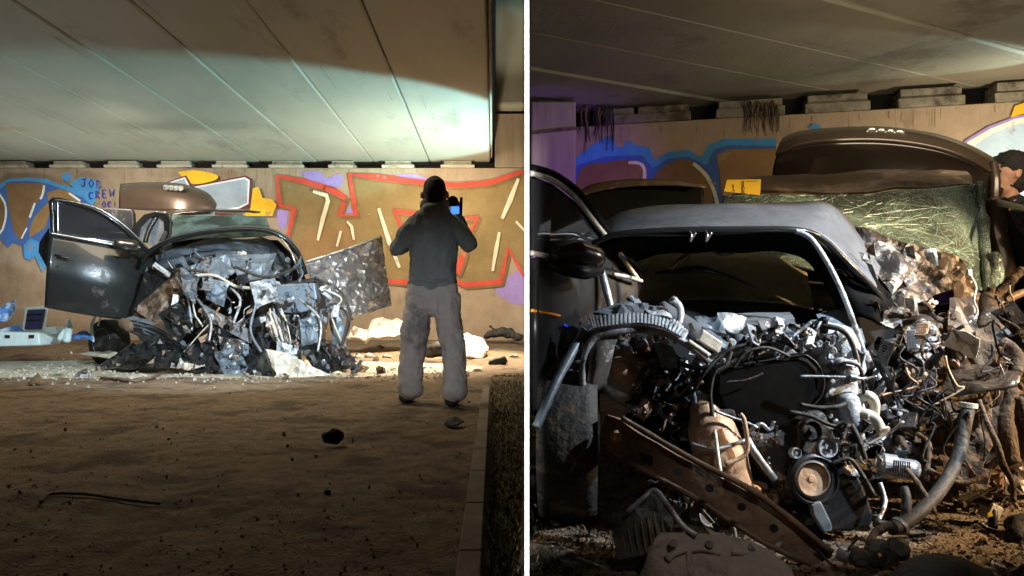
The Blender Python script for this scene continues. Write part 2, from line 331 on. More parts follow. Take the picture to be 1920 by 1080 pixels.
# ------------------------------------------------------------------ setting: ground
def gz(x, y):
    z = 0.0
    if x < 0.045 * y:
        if y > 10: z += .20 * min(1, (y - 10) / 5) ** 1.3
        if y < 8.5 and x > -0.02: z -= .05
    z += .014 * noise.noise(Vector((x * 2.1, y * 2.1, 0))) + .009 * noise.noise(Vector((x * 7, y * 7, 3))) + .006 * noise.noise(Vector((x * 17, y * 17, 5)))
    return z
def axis(segs):
    out = [segs[0][0]]
    for a, b, st in segs:
        n = max(1, round((b - a) / st)); out += [a + (b - a) * (i + 1) / n for i in range(n)]
    return out
xs = axis([(-90, -12, 13), (-12, -9, .3), (-9, -.1, .06), (-.1, 3.6, .03), (3.6, 6, .1), (6, 90, 14)])
ys = axis([(-60, 1.6, 10), (1.6, 5, .03), (5, 12, .05), (12, 16, .1), (16, 100, 14)])
vs = [Vector((x, y, gz(x, y))) for y in ys for x in xs]; nx = len(xs)
fs = [(j * nx + i, j * nx + i + 1, (j + 1) * nx + i + 1, (j + 1) * nx + i) for j in range(len(ys) - 1) for i in range(nx - 1)]
link('ground', me_from(vs, fs), 'dirt', smooth=True, kind='structure')
# pale trampled dust patch round the far wreck
ps = []
for i in range(40):
    t = i / 40 * 2 * math.pi; ps.append((math.cos(t), math.sin(t)))
vs = []; fs = []; rings = 14
for k in range(rings + 1):
    for i, (a, b) in enumerate(ps):
        rr = k / rings * (1 + .16 * noise.noise(Vector((a * 2, b * 2, 4))))
        x = -4.4 + a * rr * 4.6; y = 9.9 + b * rr * 1.5
        x = min(x, -.15); vs.append(Vector((x, y, gz(x, y) + .008 - .016 * (k == rings))))
for k in range(rings):
    for i in range(40): j = (i + 1) % 40; fs.append((k * 40 + i, k * 40 + j, (k + 1) * 40 + j, (k + 1) * 40 + i))
link('dust_patch', me_from(vs, fs), 'dust', smooth=True, kind='structure')
kb = thing('kerb', None, None, (-.1, 2, 0), kind='structure')
y = 1.7
while y < 7.4:
    box('kerb_stone', (-.105, y, -.1), (-.035, y + .56, .022), 'kerb', kb, .006); y += .57
# partition between the two halves
pw = thing('partition_wall', None, None, PX * 2.055, kind='structure')
a = PX * 2.055 - PN * .0058
prism('wall_panel', [a + Vector((0, 0, -.4)), a + PX * 14.6 + Vector((0, 0, -.4)), a + PX * 14.6 + Vector((0, 0, 7.6)), a + Vector((0, 0, 7.6))], PN * .0116, 'partition', pw, 0)
a = PX * 2.048 - PN * .0060
prism('edge_trim', [a + Vector((0, 0, -.4)), a + PN * .012 + Vector((0, 0, -.4)), a + PN * .012 + Vector((0, 0, 3.0)), a + Vector((0, 0, 3.0))], PX * .006, 'white', pw, 0)

def grit(name, fn, n, s0, s1, seed, m, label):
    r = random.Random(seed); vs = []; fs = []
    T = [Vector((1, 0, 0)), Vector((-.5, .87, 0)), Vector((-.5, -.87, 0)), Vector((0, 0, 1)), Vector((0, 0, -1))]
    for _ in range(n):
        x, y = fn(r); sz = r.uniform(s0, s1) * r.random(); a = Matrix.Rotation(r.uniform(0, 6), 3, 'Z') @ Matrix.Rotation(r.uniform(0, 1), 3, 'X'); k = len(vs); c = Vector((x, y, gz(x, y) + sz * .3))
        vs += [c + a @ (t * sz * r.uniform(.6, 1.3)) for t in T]; fs += [(k, k + 1, k + 3), (k + 1, k + 2, k + 3), (k + 2, k, k + 3), (k + 1, k, k + 4), (k + 2, k + 1, k + 4), (k, k + 2, k + 4)]
    o = link(name, me_from(vs, fs), m, kind='stuff'); o['label'] = label; o['category'] = 'gravel'
def f1(r):
    y = 2.1 + 8.5 * r.random() ** 1.3; return r.uniform(-.66 * y, -.02), y
def f2(r): return r.uniform(-6.5, -.3), r.gauss(9.3, .7)
def f3(r):
    y = 2.05 + 1.6 * r.random(); return r.uniform(.05 * y + .02, .72 * y), y
grit('dirt_crumbs', f1, 3600, .003, .009, 1, 'dirt', 'fine crumbs of dirt scattered over the open floor')
grit('pale_rubble', f2, 2600, .006, .035, 2, 'dust', 'pale crumbs of glass and dust around the far wreck')
grit('dark_gravel', f3, 5000, .003, .014, 3, 'mud', 'brown gravel and splinters under the close wreck')
# ------------------------------------------------------------------ left half: deck, bearings, wall
dk = thing('bridge_deck', None, None, (-5, 11, 3.81), kind='structure')
rnd = random.Random(4)
def girder(x0, x1, y0, y1, z, m, par):
    c = .022; h = .55
    pr = [Vector((x0 + c, y0, z)), Vector((x1 - c, y0, z)), Vector((x1, y0, z + c * .8)), Vector((x1, y0, z + h)), Vector((x0, y0, z + h)), Vector((x0, y0, z + c * .8))]
    return prism('girder', pr, (0, y1 - y0, 0), m, par, 0)
x1 = -.06; edges = [-.06, -1.296]
while edges[-1] > -14: edges.append(edges[-1] - 1.135)
for i in range(len(edges) - 1):
    girder(edges[i + 1] + .008, edges[i] - .008, 1.0, 15.35, 3.81 + rnd.uniform(-.012, .012), 'soffit', dk)
M['lime'] = mat('lime_streak', (.40, .38, .31), .8, 0, .3, 8, .1); M['seam'] = mat('dark_streak', (.17, .155, .12), .85, 0, .3, 8, .1)
def streak(par, o, d, n_, ln, w_, z, m):
    a = o; b = o + d * ln; w2 = n_ * w_ / 2; k = 8; vs = []
    for i in range(k + 1):
        c = a.lerp(b, i / k); ww = w2 * (.3 + .9 * abs(noise.noise(c * 9))); vs += [Vector((c.x, c.y, z)) + ww, Vector((c.x, c.y, z)) - ww]
    return link('streak', me_from(vs, [(2 * i, 2 * i + 1, 2 * i + 3, 2 * i + 2) for i in range(k)]), m, par)
q = random.Random(12)
for i in range(1, len(edges) - 1):
    for k in range(7):
        streak(dk, Vector((edges[i] + q.choice([-.16, .13, -.05, .3]) + q.uniform(-.02, .02), q.uniform(7, 13.5), 0)), Vector((0, 1, 0)), Vector((1, 0, 0)), q.uniform(.3, 1.8), q.uniform(.006, .02), 3.79, q.choice(['lime', 'seam']))
box('deck_slab', (-14, 1, 4.36), (-.05, 16, 4.6), 'soffit', dk)
box('fascia', (-.055, 1, 3.9), (-.02, 15.3, 4.7), 'wall2', dk)
aw = thing('abutment_wall', None, None, (-5, 15, 0), kind='structure')
box('wall_face', (-15, 15, -.5), (.655, 15.7, 3.655), 'wall', aw, .01)
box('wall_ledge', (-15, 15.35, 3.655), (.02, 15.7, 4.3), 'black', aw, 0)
box('upper_block', (.03, 14.97, 3.665), (.65, 15.6, 4.74), 'wall2', aw, .01)
box('upper_fascia', (.035, 14.6, 4.80), (.63, 15.6, 7.4), 'soffit', aw, .06)
bl = [(98, 157), (200, 258), (299, 358), (402, 462), (508, 567), (619, 665), (719, 774), (829, 887), (-5, 50), (-110, -55)]
for (a, b) in bl:
    A = P(a + 3, 305, 15).x; B = P(b - 3, 305, 15).x; j = rnd.uniform(-.01, .01)
    p = box('bearing_pad', (A, 14.98, 3.715), (B, 15.3, 3.795), 'pad', aw, .008)
    box('pad_plinth', (A - .06, 14.93, 3.658), (B + .06, 15.3, 3.712), 'pad', aw, .008)

# ---- graffiti as thin paint layers on a wall plane
class Wall:
    def __init__(s, o, n, par): s.o = Vector(o); s.n = Vector(n).normalized(); s.par = par; s.k = 0
    def at(s, x, y, off):
        d = P(x, y, 1) - Vector((0, 0, EYE)); c = Vector((0, 0, EYE)); o = s.o - s.n * off
        return c + d * ((o - c).dot(s.n) / d.dot(s.n))
    def nxt(s): s.k += 1; return .003 + .0022 * s.k
    def fill(s, name, pts, m, rnd_=0):
        off = s.nxt(); q = [Vector((a, b, 0)) for a, b in pts]
        if rnd_: q = curve(q + [q[0]], len(q) * 6)[:-1]
        return link(name, me_from([s.at(v.x, v.y, off) for v in q], [t[:] for t in tessellate_polygon([q])]), m, s.par)
    def line(s, name, pts, wd, m, sm=True):
        off = s.nxt(); q = [Vector((a, b, 0)) for a, b in pts]
        if sm and len(q) > 2: q = curve(q, len(q) * 6)
        vs = []; n = len(q)
        for i, p in enumerate(q):
            d = q[min(i + 1, n - 1)] - q[max(i - 1, 0)]; d.normalize(); nn = Vector((-d.y, d.x, 0)) * wd / 2 * (1 + .22 * noise.noise(p * .12)) * (.6 if i in (0, n - 1) else 1)
            vs += [s.at((p + nn).x, (p + nn).y, off), s.at((p - nn).x, (p - nn).y, off)]
        return link(name, me_from(vs, [(2 * i, 2 * i + 1, 2 * i + 3, 2 * i + 2) for i in range(n - 1)]), m, s.par)
W = Wall((0, 15, 0), (0, 1, 0), aw)
z4 = lambda l: [(500 + a / 3.918, 290 + b / 3.918) for a, b in l]
z0 = lambda l: [(a / 3.84, 280 + b / 3.84) for a, b in l]
M['stain'] = mat('wall_stain', (.31, .23, .155), .95, 0, .3, 9, .3)
def drips(W_, n, x0, x1, yt, l0, l1, seed):
    q = random.Random(seed)
    for i in range(n):
        x = q.uniform(x0, x1); l = q.uniform(l0, l1) * q.random() ** .7; y = yt(x); k0 = W_.k; W_.k = i % 3 - 2
        W_.line('drip_stain', [(x, y), (x + q.uniform(-1, 1), y + l * .5), (x + q.uniform(-1.5, 1.5), y + l)], q.choice([.5, .8, 1.2, 2.6]), 'stain', False); W_.k = k0
drips(W, 70, 2, 915, lambda x: 317, 6, 60, 3)
W.fill('graffiti_purple', z4([(240, 130), (380, 120), (440, 170), (540, 140), (560, 210), (500, 240), (330, 200)]), 'g_purple', 1)
W.fill('graffiti_purple', z4([(940, 150), (1080, 140), (1200, 190), (1080, 200)]), 'g_purple', 1)
W.fill('graffiti_purple', z4([(1670, 1010), (1780, 890), (1896, 860), (1896, 1080), (1800, 1090)]), 'g_purple', 1)
W.fill('graffiti_fill', z4([(90, 175), (500, 265), (570, 320), (530, 450), (655, 455), (620, 165), (1150, 215), (1400, 235), (1640, 215), (1896, 150), (1896, 880), (1780, 690), (1710, 925), (1450, 940), (880, 930), (500, 900), (200, 800), (160, 700), (200, 400), (95, 380)]), 'g_olive')
W.fill('graffiti_patch', z4([(210, 610), (330, 560), (480, 540), (560, 500), (640, 600), (660, 700), (500, 780), (250, 760)]), 'g_orange', 1)
W.fill('graffiti_purple', z4([(70, 405), (160, 400), (150, 500), (120, 560), (85, 520)]), 'g_purple')
W.fill('graffiti_purple', z4([(600, 365), (560, 430), (640, 428)]), 'g_purple')
for l, wd in (([(75, 155), (270, 195), (500, 262), (580, 310), (535, 445), (655, 448), (608, 145), (800, 165), (1150, 205), (1400, 225), (1640, 205), (1896, 118)], 9),
              ([(75, 155), (95, 375), (200, 395), (155, 600)], 8), ([(880, 930), (1030, 935), (1200, 940)], 9), ([(1370, 915), (1450, 955), (1715, 935), (1775, 690), (1896, 900)], 9),
              ([(930, 410), (1060, 430), (1180, 440)], 10), ([(935, 410), (985, 520), (1020, 640)], 7), ([(1400, 475), (1550, 460), (1485, 590)], 9), ([(1460, 700), (1425, 780), (1400, 880)], 12), ([(430, 250), (520, 280), (575, 320)], 12)):
    W.line('graffiti_shade', [(a + 5, b + 5) for a, b in z4(l)], wd, 'g_brown', False)
    W.line('graffiti_outline', z4(l), wd * 1.12, 'g_red', False)
for l, wd in (([(340, 270), (440, 300), (450, 340), (410, 480), (375, 630)], 7), ([(590, 490), (625, 530), (640, 625)], 5), ([(545, 560), (515, 675)], 6), ([(822, 395), (900, 640), (975, 830)], 7),
              ([(1850, 175), (1790, 330), (1730, 470)], 8), ([(1710, 570), (1685, 700), (1660, 855)], 6.5), ([(1832, 490), (1896, 560)], 6)):
    W.line('graffiti_stroke', z4(l), wd * 1.25, 'g_cream', False)
W.fill('graffiti_blue', z0([(0, 250), (60, 215), (200, 205), (330, 215), (420, 262), (560, 300), (640, 360), (700, 430), (400, 420), (370, 560), (350, 820), (300, 870), (250, 760), (215, 800), (170, 780), (160, 690), (90, 670), (60, 710), (0, 640)]), 'g_blue')
W.fill('graffiti_sky', z0([(0, 250), (60, 212), (200, 205), (330, 212), (420, 250), (580, 290), (640, 350), (600, 350), (420, 275), (330, 245), (200, 225), (60, 235), (0, 290)]), 'g_sky')
W.fill('graffiti_sky', z0([(170, 690), (220, 640), (350, 700), (350, 830), (300, 880), (250, 770), (215, 800), (175, 780)]), 'g_sky')
W.fill('graffiti_letter', z0([(40, 240), (310, 240), (330, 290), (240, 430), (190, 560), (150, 665), (100, 600), (60, 420)]), 'g_brown')
W.fill('graffiti_letter', z0([(-20, 320), (20, 350), (45, 430), (35, 520), (-20, 620)]), 'g_brown', 0)
W.fill('graffiti_letter', z0([(335, 310), (420, 285), (520, 310), (600, 400), (380, 340), (250, 480), (215, 560), (210, 640), (330, 560), (360, 440)]), 'g_orange')
for l, wd in (([(318, 258), (308, 320), (290, 360)], 4), ([(252, 385), (232, 440), (213, 492)], 4), ([(195, 565), (170, 610), (155, 642)], 3), ([(-8, 318), (35, 390), (42, 480), (20, 570), (-8, 610)], 4), ([(495, 315), (540, 345), (578, 372)], 4)):
    W.line('graffiti_stroke', z0(l), wd, 'g_white')
W.fill('graffiti_sky', z0([(445, 200), (480, 165), (515, 200), (480, 236)]), 'g_sky', 1)
W.fill('graffiti_sky', z0([(500, 250), (570, 205), (660, 215), (720, 260), (690, 330), (670, 400), (620, 370), (560, 310)]), 'g_sky', 1)
def letters(W_, txt, x, y, h, wd, m, tf, slant=0):
    G = {'J': [[(0, .1), (.8, 0)], [(.5, 0), (.5, .8), (.25, 1), (0, .75)]], 'O': [[(.4, 0), (0, .45), (.35, 1), (.75, .5), (.4, 0)]], 'B': [[(0, 0), (.05, 1)], [(0, 0), (.6, .2), (.05, .48), (.7, .75), (.05, 1)]],
         'C': [[(.7, .1), (.2, .1), (0, .5), (.2, .95), (.7, .85)]], 'R': [[(0, 0), (.05, 1)], [(0, 0), (.6, .22), (.05, .5), (.7, 1)]], 'E': [[(.7, 0), (0, 0), (0, 1), (.7, 1)], [(0, .5), (.5, .5)]],
         'P': [[(0, 0), (.05, 1)], [(0, 0), (.65, .25), (.05, .52)]], 'W': [[(0, 0), (.2, 1), (.4, .4), (.65, 1), (.85, 0)]], '!': [[(.2, 0), (.2, .7)], [(.2, .9), (.2, 1)]], '1': [[(0, .25), (.3, 0), (.3, 1)], [(0, 1), (.6, 1)]]}
    for i, ch in enumerate(txt):
        for s in G[ch]:
            W_.line('graffiti_tag', tf([(x + i * h * .95 + a * h * .8, y + b * h + i * slant) for a, b in s]), wd, m, False)
letters(W, 'JOB', 585, 212, 58, 3.0, 'g_navy', z0, 6)
letters(W, 'CREW', 640, 308, 52, 3.0, 'g_navy', z0, -8)
letters(W, 'OC!', 735, 374, 44, 2.8, 'g_navy', z0, 0)
W.fill('graffiti_yellow', z0([(1280, 165), (1400, 150), (1560, 185), (1540, 225), (1400, 250), (1330, 210)]), 'g_yellow', 1)
W.fill('graffiti_yellow', z0([(1740, 480), (1800, 440), (1820, 280), (1860, 270), (1890, 350), (1960, 360), (1990, 400), (1960, 480)]), 'g_yellow', 0)
W.fill('graffiti_maroon', z0([(1155, 250), (1340, 188), (1385, 262), (1770, 188), (1815, 215), (1805, 405), (1730, 440), (1750, 490), (1690, 480), (1540, 470), (1400, 300), (1250, 290)]), 'g_maroon')
W.fill('graffiti_white', z0([(1172, 252), (1332, 200), (1372, 275), (1765, 200), (1798, 222), (1790, 392), (1720, 428), (1540, 450), (1400, 300)]), 'g_white')
W.fill('graffiti_grey', z0([(1190, 255), (1325, 212), (1362, 285), (1760, 214), (1784, 230), (1778, 385), (1715, 415), (1540, 438), (1410, 300)]), 'g_grey')

# ------------------------------------------------------------------ small hardware, meshes shared between copies
POOL = {}
def pool_add(kind, bm):
    me = bpy.data.meshes.new(kind); bmesh.ops.recalc_face_normals(bm, faces=bm.faces[:]); bm.to_mesh(me); bm.free()
    me.materials.append(None); POOL.setdefault(kind, []).append(me)
def grab(o):
    bm = bmesh.new(); bm.from_mesh(o.data); me = o.data; bpy.data.objects.remove(o); bpy.data.meshes.remove(me); return bm
def bx(bm, c, s, rot=None):
    bmesh.ops.create_cube(bm, size=1, matrix=Matrix.Translation(c) @ (rot or Matrix.Identity(4)) @ Matrix.Diagonal((s[0], s[1], s[2], 1)))
rp = random.Random(11)
for k in range(5):                                   # pressed brackets with a flange
    bm = bmesh.new(); bx(bm, (0, 0, 0), (1, .06, .34 + .2 * rp.random())); bx(bm, (.47, .18, 0), (.06, .4, .3)); bx(bm, (-.3, .1, .12), (.3, .2, .05), Matrix.Rotation(.5, 4, 'X'))
    cone_into(bm, (-.3, -.08, -.05), (-.3, .08, -.05), .09, .09, 10); cone_into(bm, (.2, -.07, .02), (.2, .07, .02), .06, .06, 10)
    for v in bm.verts: v.co += noise.noise_vector(v.co * 2 + Vector((k, 0, 0))) * .13
    pool_add('bracket', bm)
for k in range(3):                                   # bolts
    bm = bmesh.new(); cone_into(bm, (0, 0, -.5), (0, 0, .3), .12, .12, 8); cone_into(bm, (0, 0, .28), (0, 0, .5), .3, .3, 6); cone_into(bm, (0, 0, .2), (0, 0, .28), .36, .36, 12); pool_add('bolt', bm)
for k in range(6):                                   # torn sheet shards
    bm = bmesh.new(); n = rp.randint(5, 7); q = [Vector((math.cos(t * 6.283 / n) * (.5 * rp.uniform(.5, 1)), 0, math.sin(t * 6.283 / n) * (.5 * rp.uniform(.35, 1)))) for t in range(n)]
    bm.faces.new([bm.verts.new(p) for p in q]); bmesh.ops.triangulate(bm, faces=bm.faces[:]); bmesh.ops.subdivide_edges(bm, edges=bm.edges[:], cuts=1); bmesh.ops.triangulate(bm, faces=bm.faces[:])
    for v in bm.verts: v.co += Vector((0, noise.noise(v.co * 3 + Vector((k * 9, 0, 0))) * .35, 0)) + noise.noise_vector(v.co * 5) * .05
    g = bmesh.ops.solidify(bm, geom=bm.faces[:], thickness=.02); pool_add('metal_shard', bm)
for k in range(5):                                   # short hoses and pipes
    a = [Vector((-.5, 0, 0)), Vector((-.2, rp.uniform(-.3, .3), rp.uniform(-.1, .25))), Vector((.15, rp.uniform(-.3, .3), rp.uniform(-.2, .2))), Vector((.5, rp.uniform(-.2, .2), rp.uniform(-.3, .1)))]
    bm = grab(tube('x', a, .045 + .03 * (k % 3), 'hose', seg=7, n=12)); cone_into(bm, a[0], a[0] + (a[1] - a[0]).normalized() * .12, .085 + .02 * (k % 3), .085 + .02 * (k % 3), 9); pool_add('pipe', bm)
for k in range(5):                                   # cast housings with bosses
    bm = bmesh.new(); bx(bm, (0, 0, 0), (.7, .45, .5)); cone_into(bm, (0, -.32, .05), (0, -.2, .05), .2, .22, 14); cone_into(bm, (0, -.36, .05), (0, -.3, .05), .1, .1, 10)
    for sx in (-1, 1):
        for sz in (-1, 1): cone_into(bm, (.3 * sx, -.27, .2 * sz), (.3 * sx, -.1, .2 * sz), .07, .07, 6)
    cone_into(bm, (-.5, 0, .1), (-.3, 0, .1), .12, .15, 10); bx(bm, (.1, 0, .3), (.4, .3, .12), Matrix.Rotation(.2 * k, 4, 'Y'))
    for v in bm.verts: v.co += noise.noise_vector(v.co * 1.6 + Vector((k * 5, 1, 0))) * .12
    pool_add('housing', bm)
for k in range(2):                                   # ribbed castings
    bm = bmesh.new(); bx(bm, (0, .1, 0), (.9, .1, .6))
    for i in range(8): bx(bm, (-.4 + .11 * i, 0, 0), (.035, .22, .56 - .04 * (i % 3)))
    pool_add('ribbed_casting', bm)
for k in range(2):                                   # clamps
    bm = grab(lathe('x', (0, 0, -.1), (0, 0, 1), [(.38, 0), (.5, 0), (.5, .2), (.38, .2), (.38, 0)], 'steel', seg=16)); bx(bm, (.55, 0, 0), (.2, .12, .16)); pool_add('hose_clamp', bm)
for k in range(4):                                   # thin kinked cables
    a = [Vector((-.5 + i * .2, rp.uniform(-.12, .12), rp.uniform(-.22, .22))) for i in range(6)]
    bm = grab(tube('x', a, .018, 'rubber', seg=5, n=20)); bx(bm, a[0], (.09, .06, .06)); bx(bm, a[-1], (.08, .07, .07)); pool_add('cable', bm)
for k in range(3):                                   # connectors
    bm = bmesh.new(); bx(bm, (0, 0, 0), (.6, .4, .36)); bx(bm, (.38, 0, 0), (.2, .5, .46)); bx(bm, (-.1, 0, .22), (.3, .12, .1)); cone_into(bm, (-.6, 0, 0), (-.3, 0, 0), .1, .14, 8); pool_add('connector', bm)
WORD = {'bracket': 'bent bracket', 'bolt': 'bolt', 'metal_shard': 'flat torn shard', 'pipe': 'short pipe', 'housing': 'chunky housing piece', 'ribbed_casting': 'ribbed casting', 'hose_clamp': 'clamp', 'cable': 'kinked cable end', 'connector': 'square plug'}
HUE = {'plastic': 'black', 'cream': 'cream coloured', 'foil': 'shiny dark', 'paint_dirty': 'dusty brown', 'alu': 'silver grey', 'mud': 'mud brown', 'tan': 'tan', 'rubber': 'dull black', 'sack': 'pale', 'steel': 'bright steel', 'dust': 'pale dusty'}
def inpoly(x, y, q):
    c = False
    for i in range(len(q)):
        (a, b), (e, d) = q[i], q[i - 1]
        if (b > y) != (d > y) and x < (e - a) * (y - b) / (d - b) + a: c = not c
    return c
def junk(parent, poly, Y0, Y1, n, s0, s1, mats, kinds, seed, minz=None):
    r = random.Random(seed); xs_ = [p[0] for p in poly]; ys_ = [p[1] for p in poly]; i = 0; t = 0
    while i < n and t < n * 40:
        t += 1; x = r.uniform(min(xs_), max(xs_)); y = r.uniform(min(ys_), max(ys_))
        if not inpoly(x, y, poly): continue
        Y = r.uniform(Y0, Y1); k = r.choice(kinds); s = r.uniform(s0, s1) * (r.random() * .8 + .4)
        if k in ('bolt', 'hose_clamp', 'connector'): s *= .45
        if k in ('cable', 'pipe'): s *= 1.4
        p = P(x, y, Y)
        if p.z < .02: p.z = .02
        o = bpy.data.objects.new(k, r.choice(POOL[k])); COL.objects.link(o); attach(o, parent)
        o.location = p; o.rotation_euler = [r.uniform(0, 6.28) for _ in range(3)]
        o.scale = (s * r.uniform(.8, 1.3), s * r.uniform(.7, 1.2), s * r.uniform(.7, 1.2))
        o.material_slots[0].link = 'OBJECT'; o.material_slots[0].material = M[r.choice(mats)]; i += 1
ALLK = ['bracket', 'bracket', 'metal_shard', 'metal_shard', 'housing', 'pipe', 'pipe', 'bolt', 'ribbed_casting', 'hose_clamp', 'cable', 'cable', 'connector']

# ------------------------------------------------------------------ left half: the wreck seen from a distance
cl = thing('wrecked_car', 'whole dark wrecked sedan seen from a distance before the red graffiti, doors and trunk open', 'car', P(420, 660, 10.6) * Vector((1, 1, 0)) if False else (P(420, 600, 10.6).x, 10.6, 0))
# body shell
prism('firewall', PL([(278, 470), (330, 455), (440, 448), (520, 450), (560, 490), (585, 560), (590, 640), (440, 660), (300, 650), (272, 560)], 10.6), (0, .05, 0), 'black', cl)
box('floor_pan', (-4.9, 10.6, .18), (-3.1, 13.2, .30), 'plastic', cl)
patch('roof', [PL([(318, 402, 11.3), (400, 396, 11.3), (490, 398, 11.3)]), PL([(312, 396, 12.0), (400, 392, 12.0), (470, 396, 12.0)]), PL([(305, 402, 12.7), (385, 396, 12.7), (450, 402, 12.7)])], 'paint', cl, 10, 6, solid=.02, amp=.015)
box('rear_quarter', (-5.0, 12.0, .25), (-4.75, 13.4, 1.25), 'paint_dark', cl, .05)
box('rear_quarter', (-3.6, 12.0, .25), (-3.35, 13.4, 1.25), 'paint_dark', cl, .05)
box('rear_seat', (-4.75, 12.3, .4), (-3.6, 12.7, 1.2), 'inter', cl, .06)
# pillar and side glass
prism('door_frame', PL([(240, 448), (252, 420), (270, 402), (292, 396), (312, 400), (320, 416), (318, 440), (308, 462), (300, 460), (308, 436), (307, 415), (296, 404), (276, 410), (262, 425), (256, 450)], 10.9), (0, .08, 0), 'paint_dark', cl, .006)
prism('side_window', PL([(256, 448), (262, 425), (276, 410), (296, 404), (307, 415), (308, 436), (292, 462)], 10.96), (0, .01, 0), 'lamp_glass', cl, 0)
tube('pillar', PL([(272, 455, 10.85), (280, 430, 10.9), (294, 406, 10.95)]), .035, 'paint_dark', cl)
tube('pillar', PL([(303, 452, 10.8), (316, 425, 11.0), (320, 402, 11.2)]), .03, 'inter', cl)
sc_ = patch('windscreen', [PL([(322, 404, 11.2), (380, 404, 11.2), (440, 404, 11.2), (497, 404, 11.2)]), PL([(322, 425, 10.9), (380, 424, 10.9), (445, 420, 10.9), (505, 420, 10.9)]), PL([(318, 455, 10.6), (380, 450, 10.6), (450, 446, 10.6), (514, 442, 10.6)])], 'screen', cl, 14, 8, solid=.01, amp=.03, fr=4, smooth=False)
# trunk lid
lid = patch('trunk_lid', [PL([(226, 347, 12.6), (280, 344, 12.6), (340, 347, 12.6), (385, 362, 12.6), (404, 381, 12.6)]), PL([(225, 362, 12.35), (280, 356, 12.3), (340, 359, 12.3), (385, 374, 12.35), (405, 388, 12.4)]), PL([(224, 392, 12.3), (280, 395, 12.25), (335, 397, 12.2), (380, 397, 12.3), (402, 396, 12.35)])], 'paint', cl, 24, 10, solid=.05)
patch('lid_lip', [PL([(306, 397, 12.2), (350, 398, 12.15), (403, 395, 12.25)]), PL([(318, 405, 12.15), (355, 404, 12.1), (402, 402, 12.2)])], 'cream', cl, 8, 3, solid=.02)
for i in range(4):
    lathe('ring_emblem', P(312 + i * 9, 351 + i * .6, 12.2), (0, 1, -.25), [(.042, 0), (.052, -.008), (.052, .008), (.042, .012), (.042, 0)], 'chrome', lid, 18)
# open front door at the left
dp = PL([(97, 372, 9.55), (93, 437, 9.5), (88, 500, 9.5), (84, 574, 9.55), (150, 586, 9.75), (230, 598, 10.0), (282, 604, 10.2), (284, 540, 10.2), (280, 490, 10.2), (262, 462, 10.1), (210, 457, 9.85), (150, 448, 9.7), (107, 438, 9.55), (105, 380, 9.55)])
door = thing('x', None, None) if False else None
dr = patch('front_door', [PL([(93, 438, 9.5), (150, 447, 9.65), (210, 458, 9.85), (262, 466, 10.08), (284, 474, 10.2)]), PL([(88, 500, 9.42), (150, 508, 9.58), (210, 516, 9.78), (262, 524, 10.02), (286, 530, 10.2)]), PL([(86, 540, 9.45), (150, 550, 9.6), (210, 560, 9.8), (262, 568, 10.04), (286, 574, 10.2)]), PL([(84, 575, 9.52), (150, 587, 9.68), (230, 600, 9.9), (262, 603, 10.1), (286, 606, 10.2)])], 'paint_dark', cl, 20, 12, solid=.06)
tube('window_frame', PL([(100, 440, 9.52), (99, 405, 9.52), (100, 376, 9.52), (135, 381, 9.6), (180, 394, 9.72), (222, 420, 9.86), (254, 448, 10.0), (278, 472, 10.15)]), .034, 'paint_dark', dr, n=50)
tube('chrome_strip', PL([(102, 374, 9.5), (140, 379, 9.58), (184, 391, 9.7), (226, 417, 9.84), (258, 446, 9.98), (281, 470, 10.12)]), .011, 'chrome', dr, seg=6, n=50)
tube('chrome_strip', PL([(94, 437, 9.47), (150, 447, 9.6), (214, 459, 9.82)]), [.02, .02], 'chrome', dr, seg=6)
tube('window_divider', PL([(108, 376, 9.5), (109, 437, 9.5)]), .012, 'chrome', dr, seg=6)
prism('window_glass', PL([(104, 440, 9.53), (104, 380, 9.53), (140, 386, 9.62), (184, 399, 9.74), (222, 424, 9.88), (250, 448, 10.0), (262, 462, 10.08)]), (0, .008, 0), 'tint', dr, 0)
tube('door_handle', PL([(104, 478, 9.4), (115, 481, 9.38), (130, 484, 9.42)]), .018, 'paint_dark', dr)
lathe('key_lock', P(108, 498, 9.44), (0, -1, 0), [(.018, 0), (.016, .02)], 'chrome', dr, 12)
blob('mirror', [[(P(222, 455, 9.5), .055), (P(250, 458, 9.6), .06)], [(P(255, 470, 9.75), .02), (P(262, 480, 9.9), .03)]], 'paint', dr, vox=.015)
tube('mirror_base', PL([(216, 461, 9.5), (235, 466, 9.48), (258, 468, 9.6)]), .03, 'plastic', dr)
plate('door_trim', PL([(92, 428, 9.6), (74, 455, 9.7), (73, 472, 9.7), (90, 505, 9.6)]), 'plastic', dr, .01, .1, .01)
# rear door beyond it
prism('rear_door', PL([(186, 392, 11.0), (200, 389, 11.0), (246, 392, 11.0), (250, 400, 11.0), (255, 560, 11.0), (195, 545, 11.0)]), (0, .09, 0), 'plastic', cl, .02)
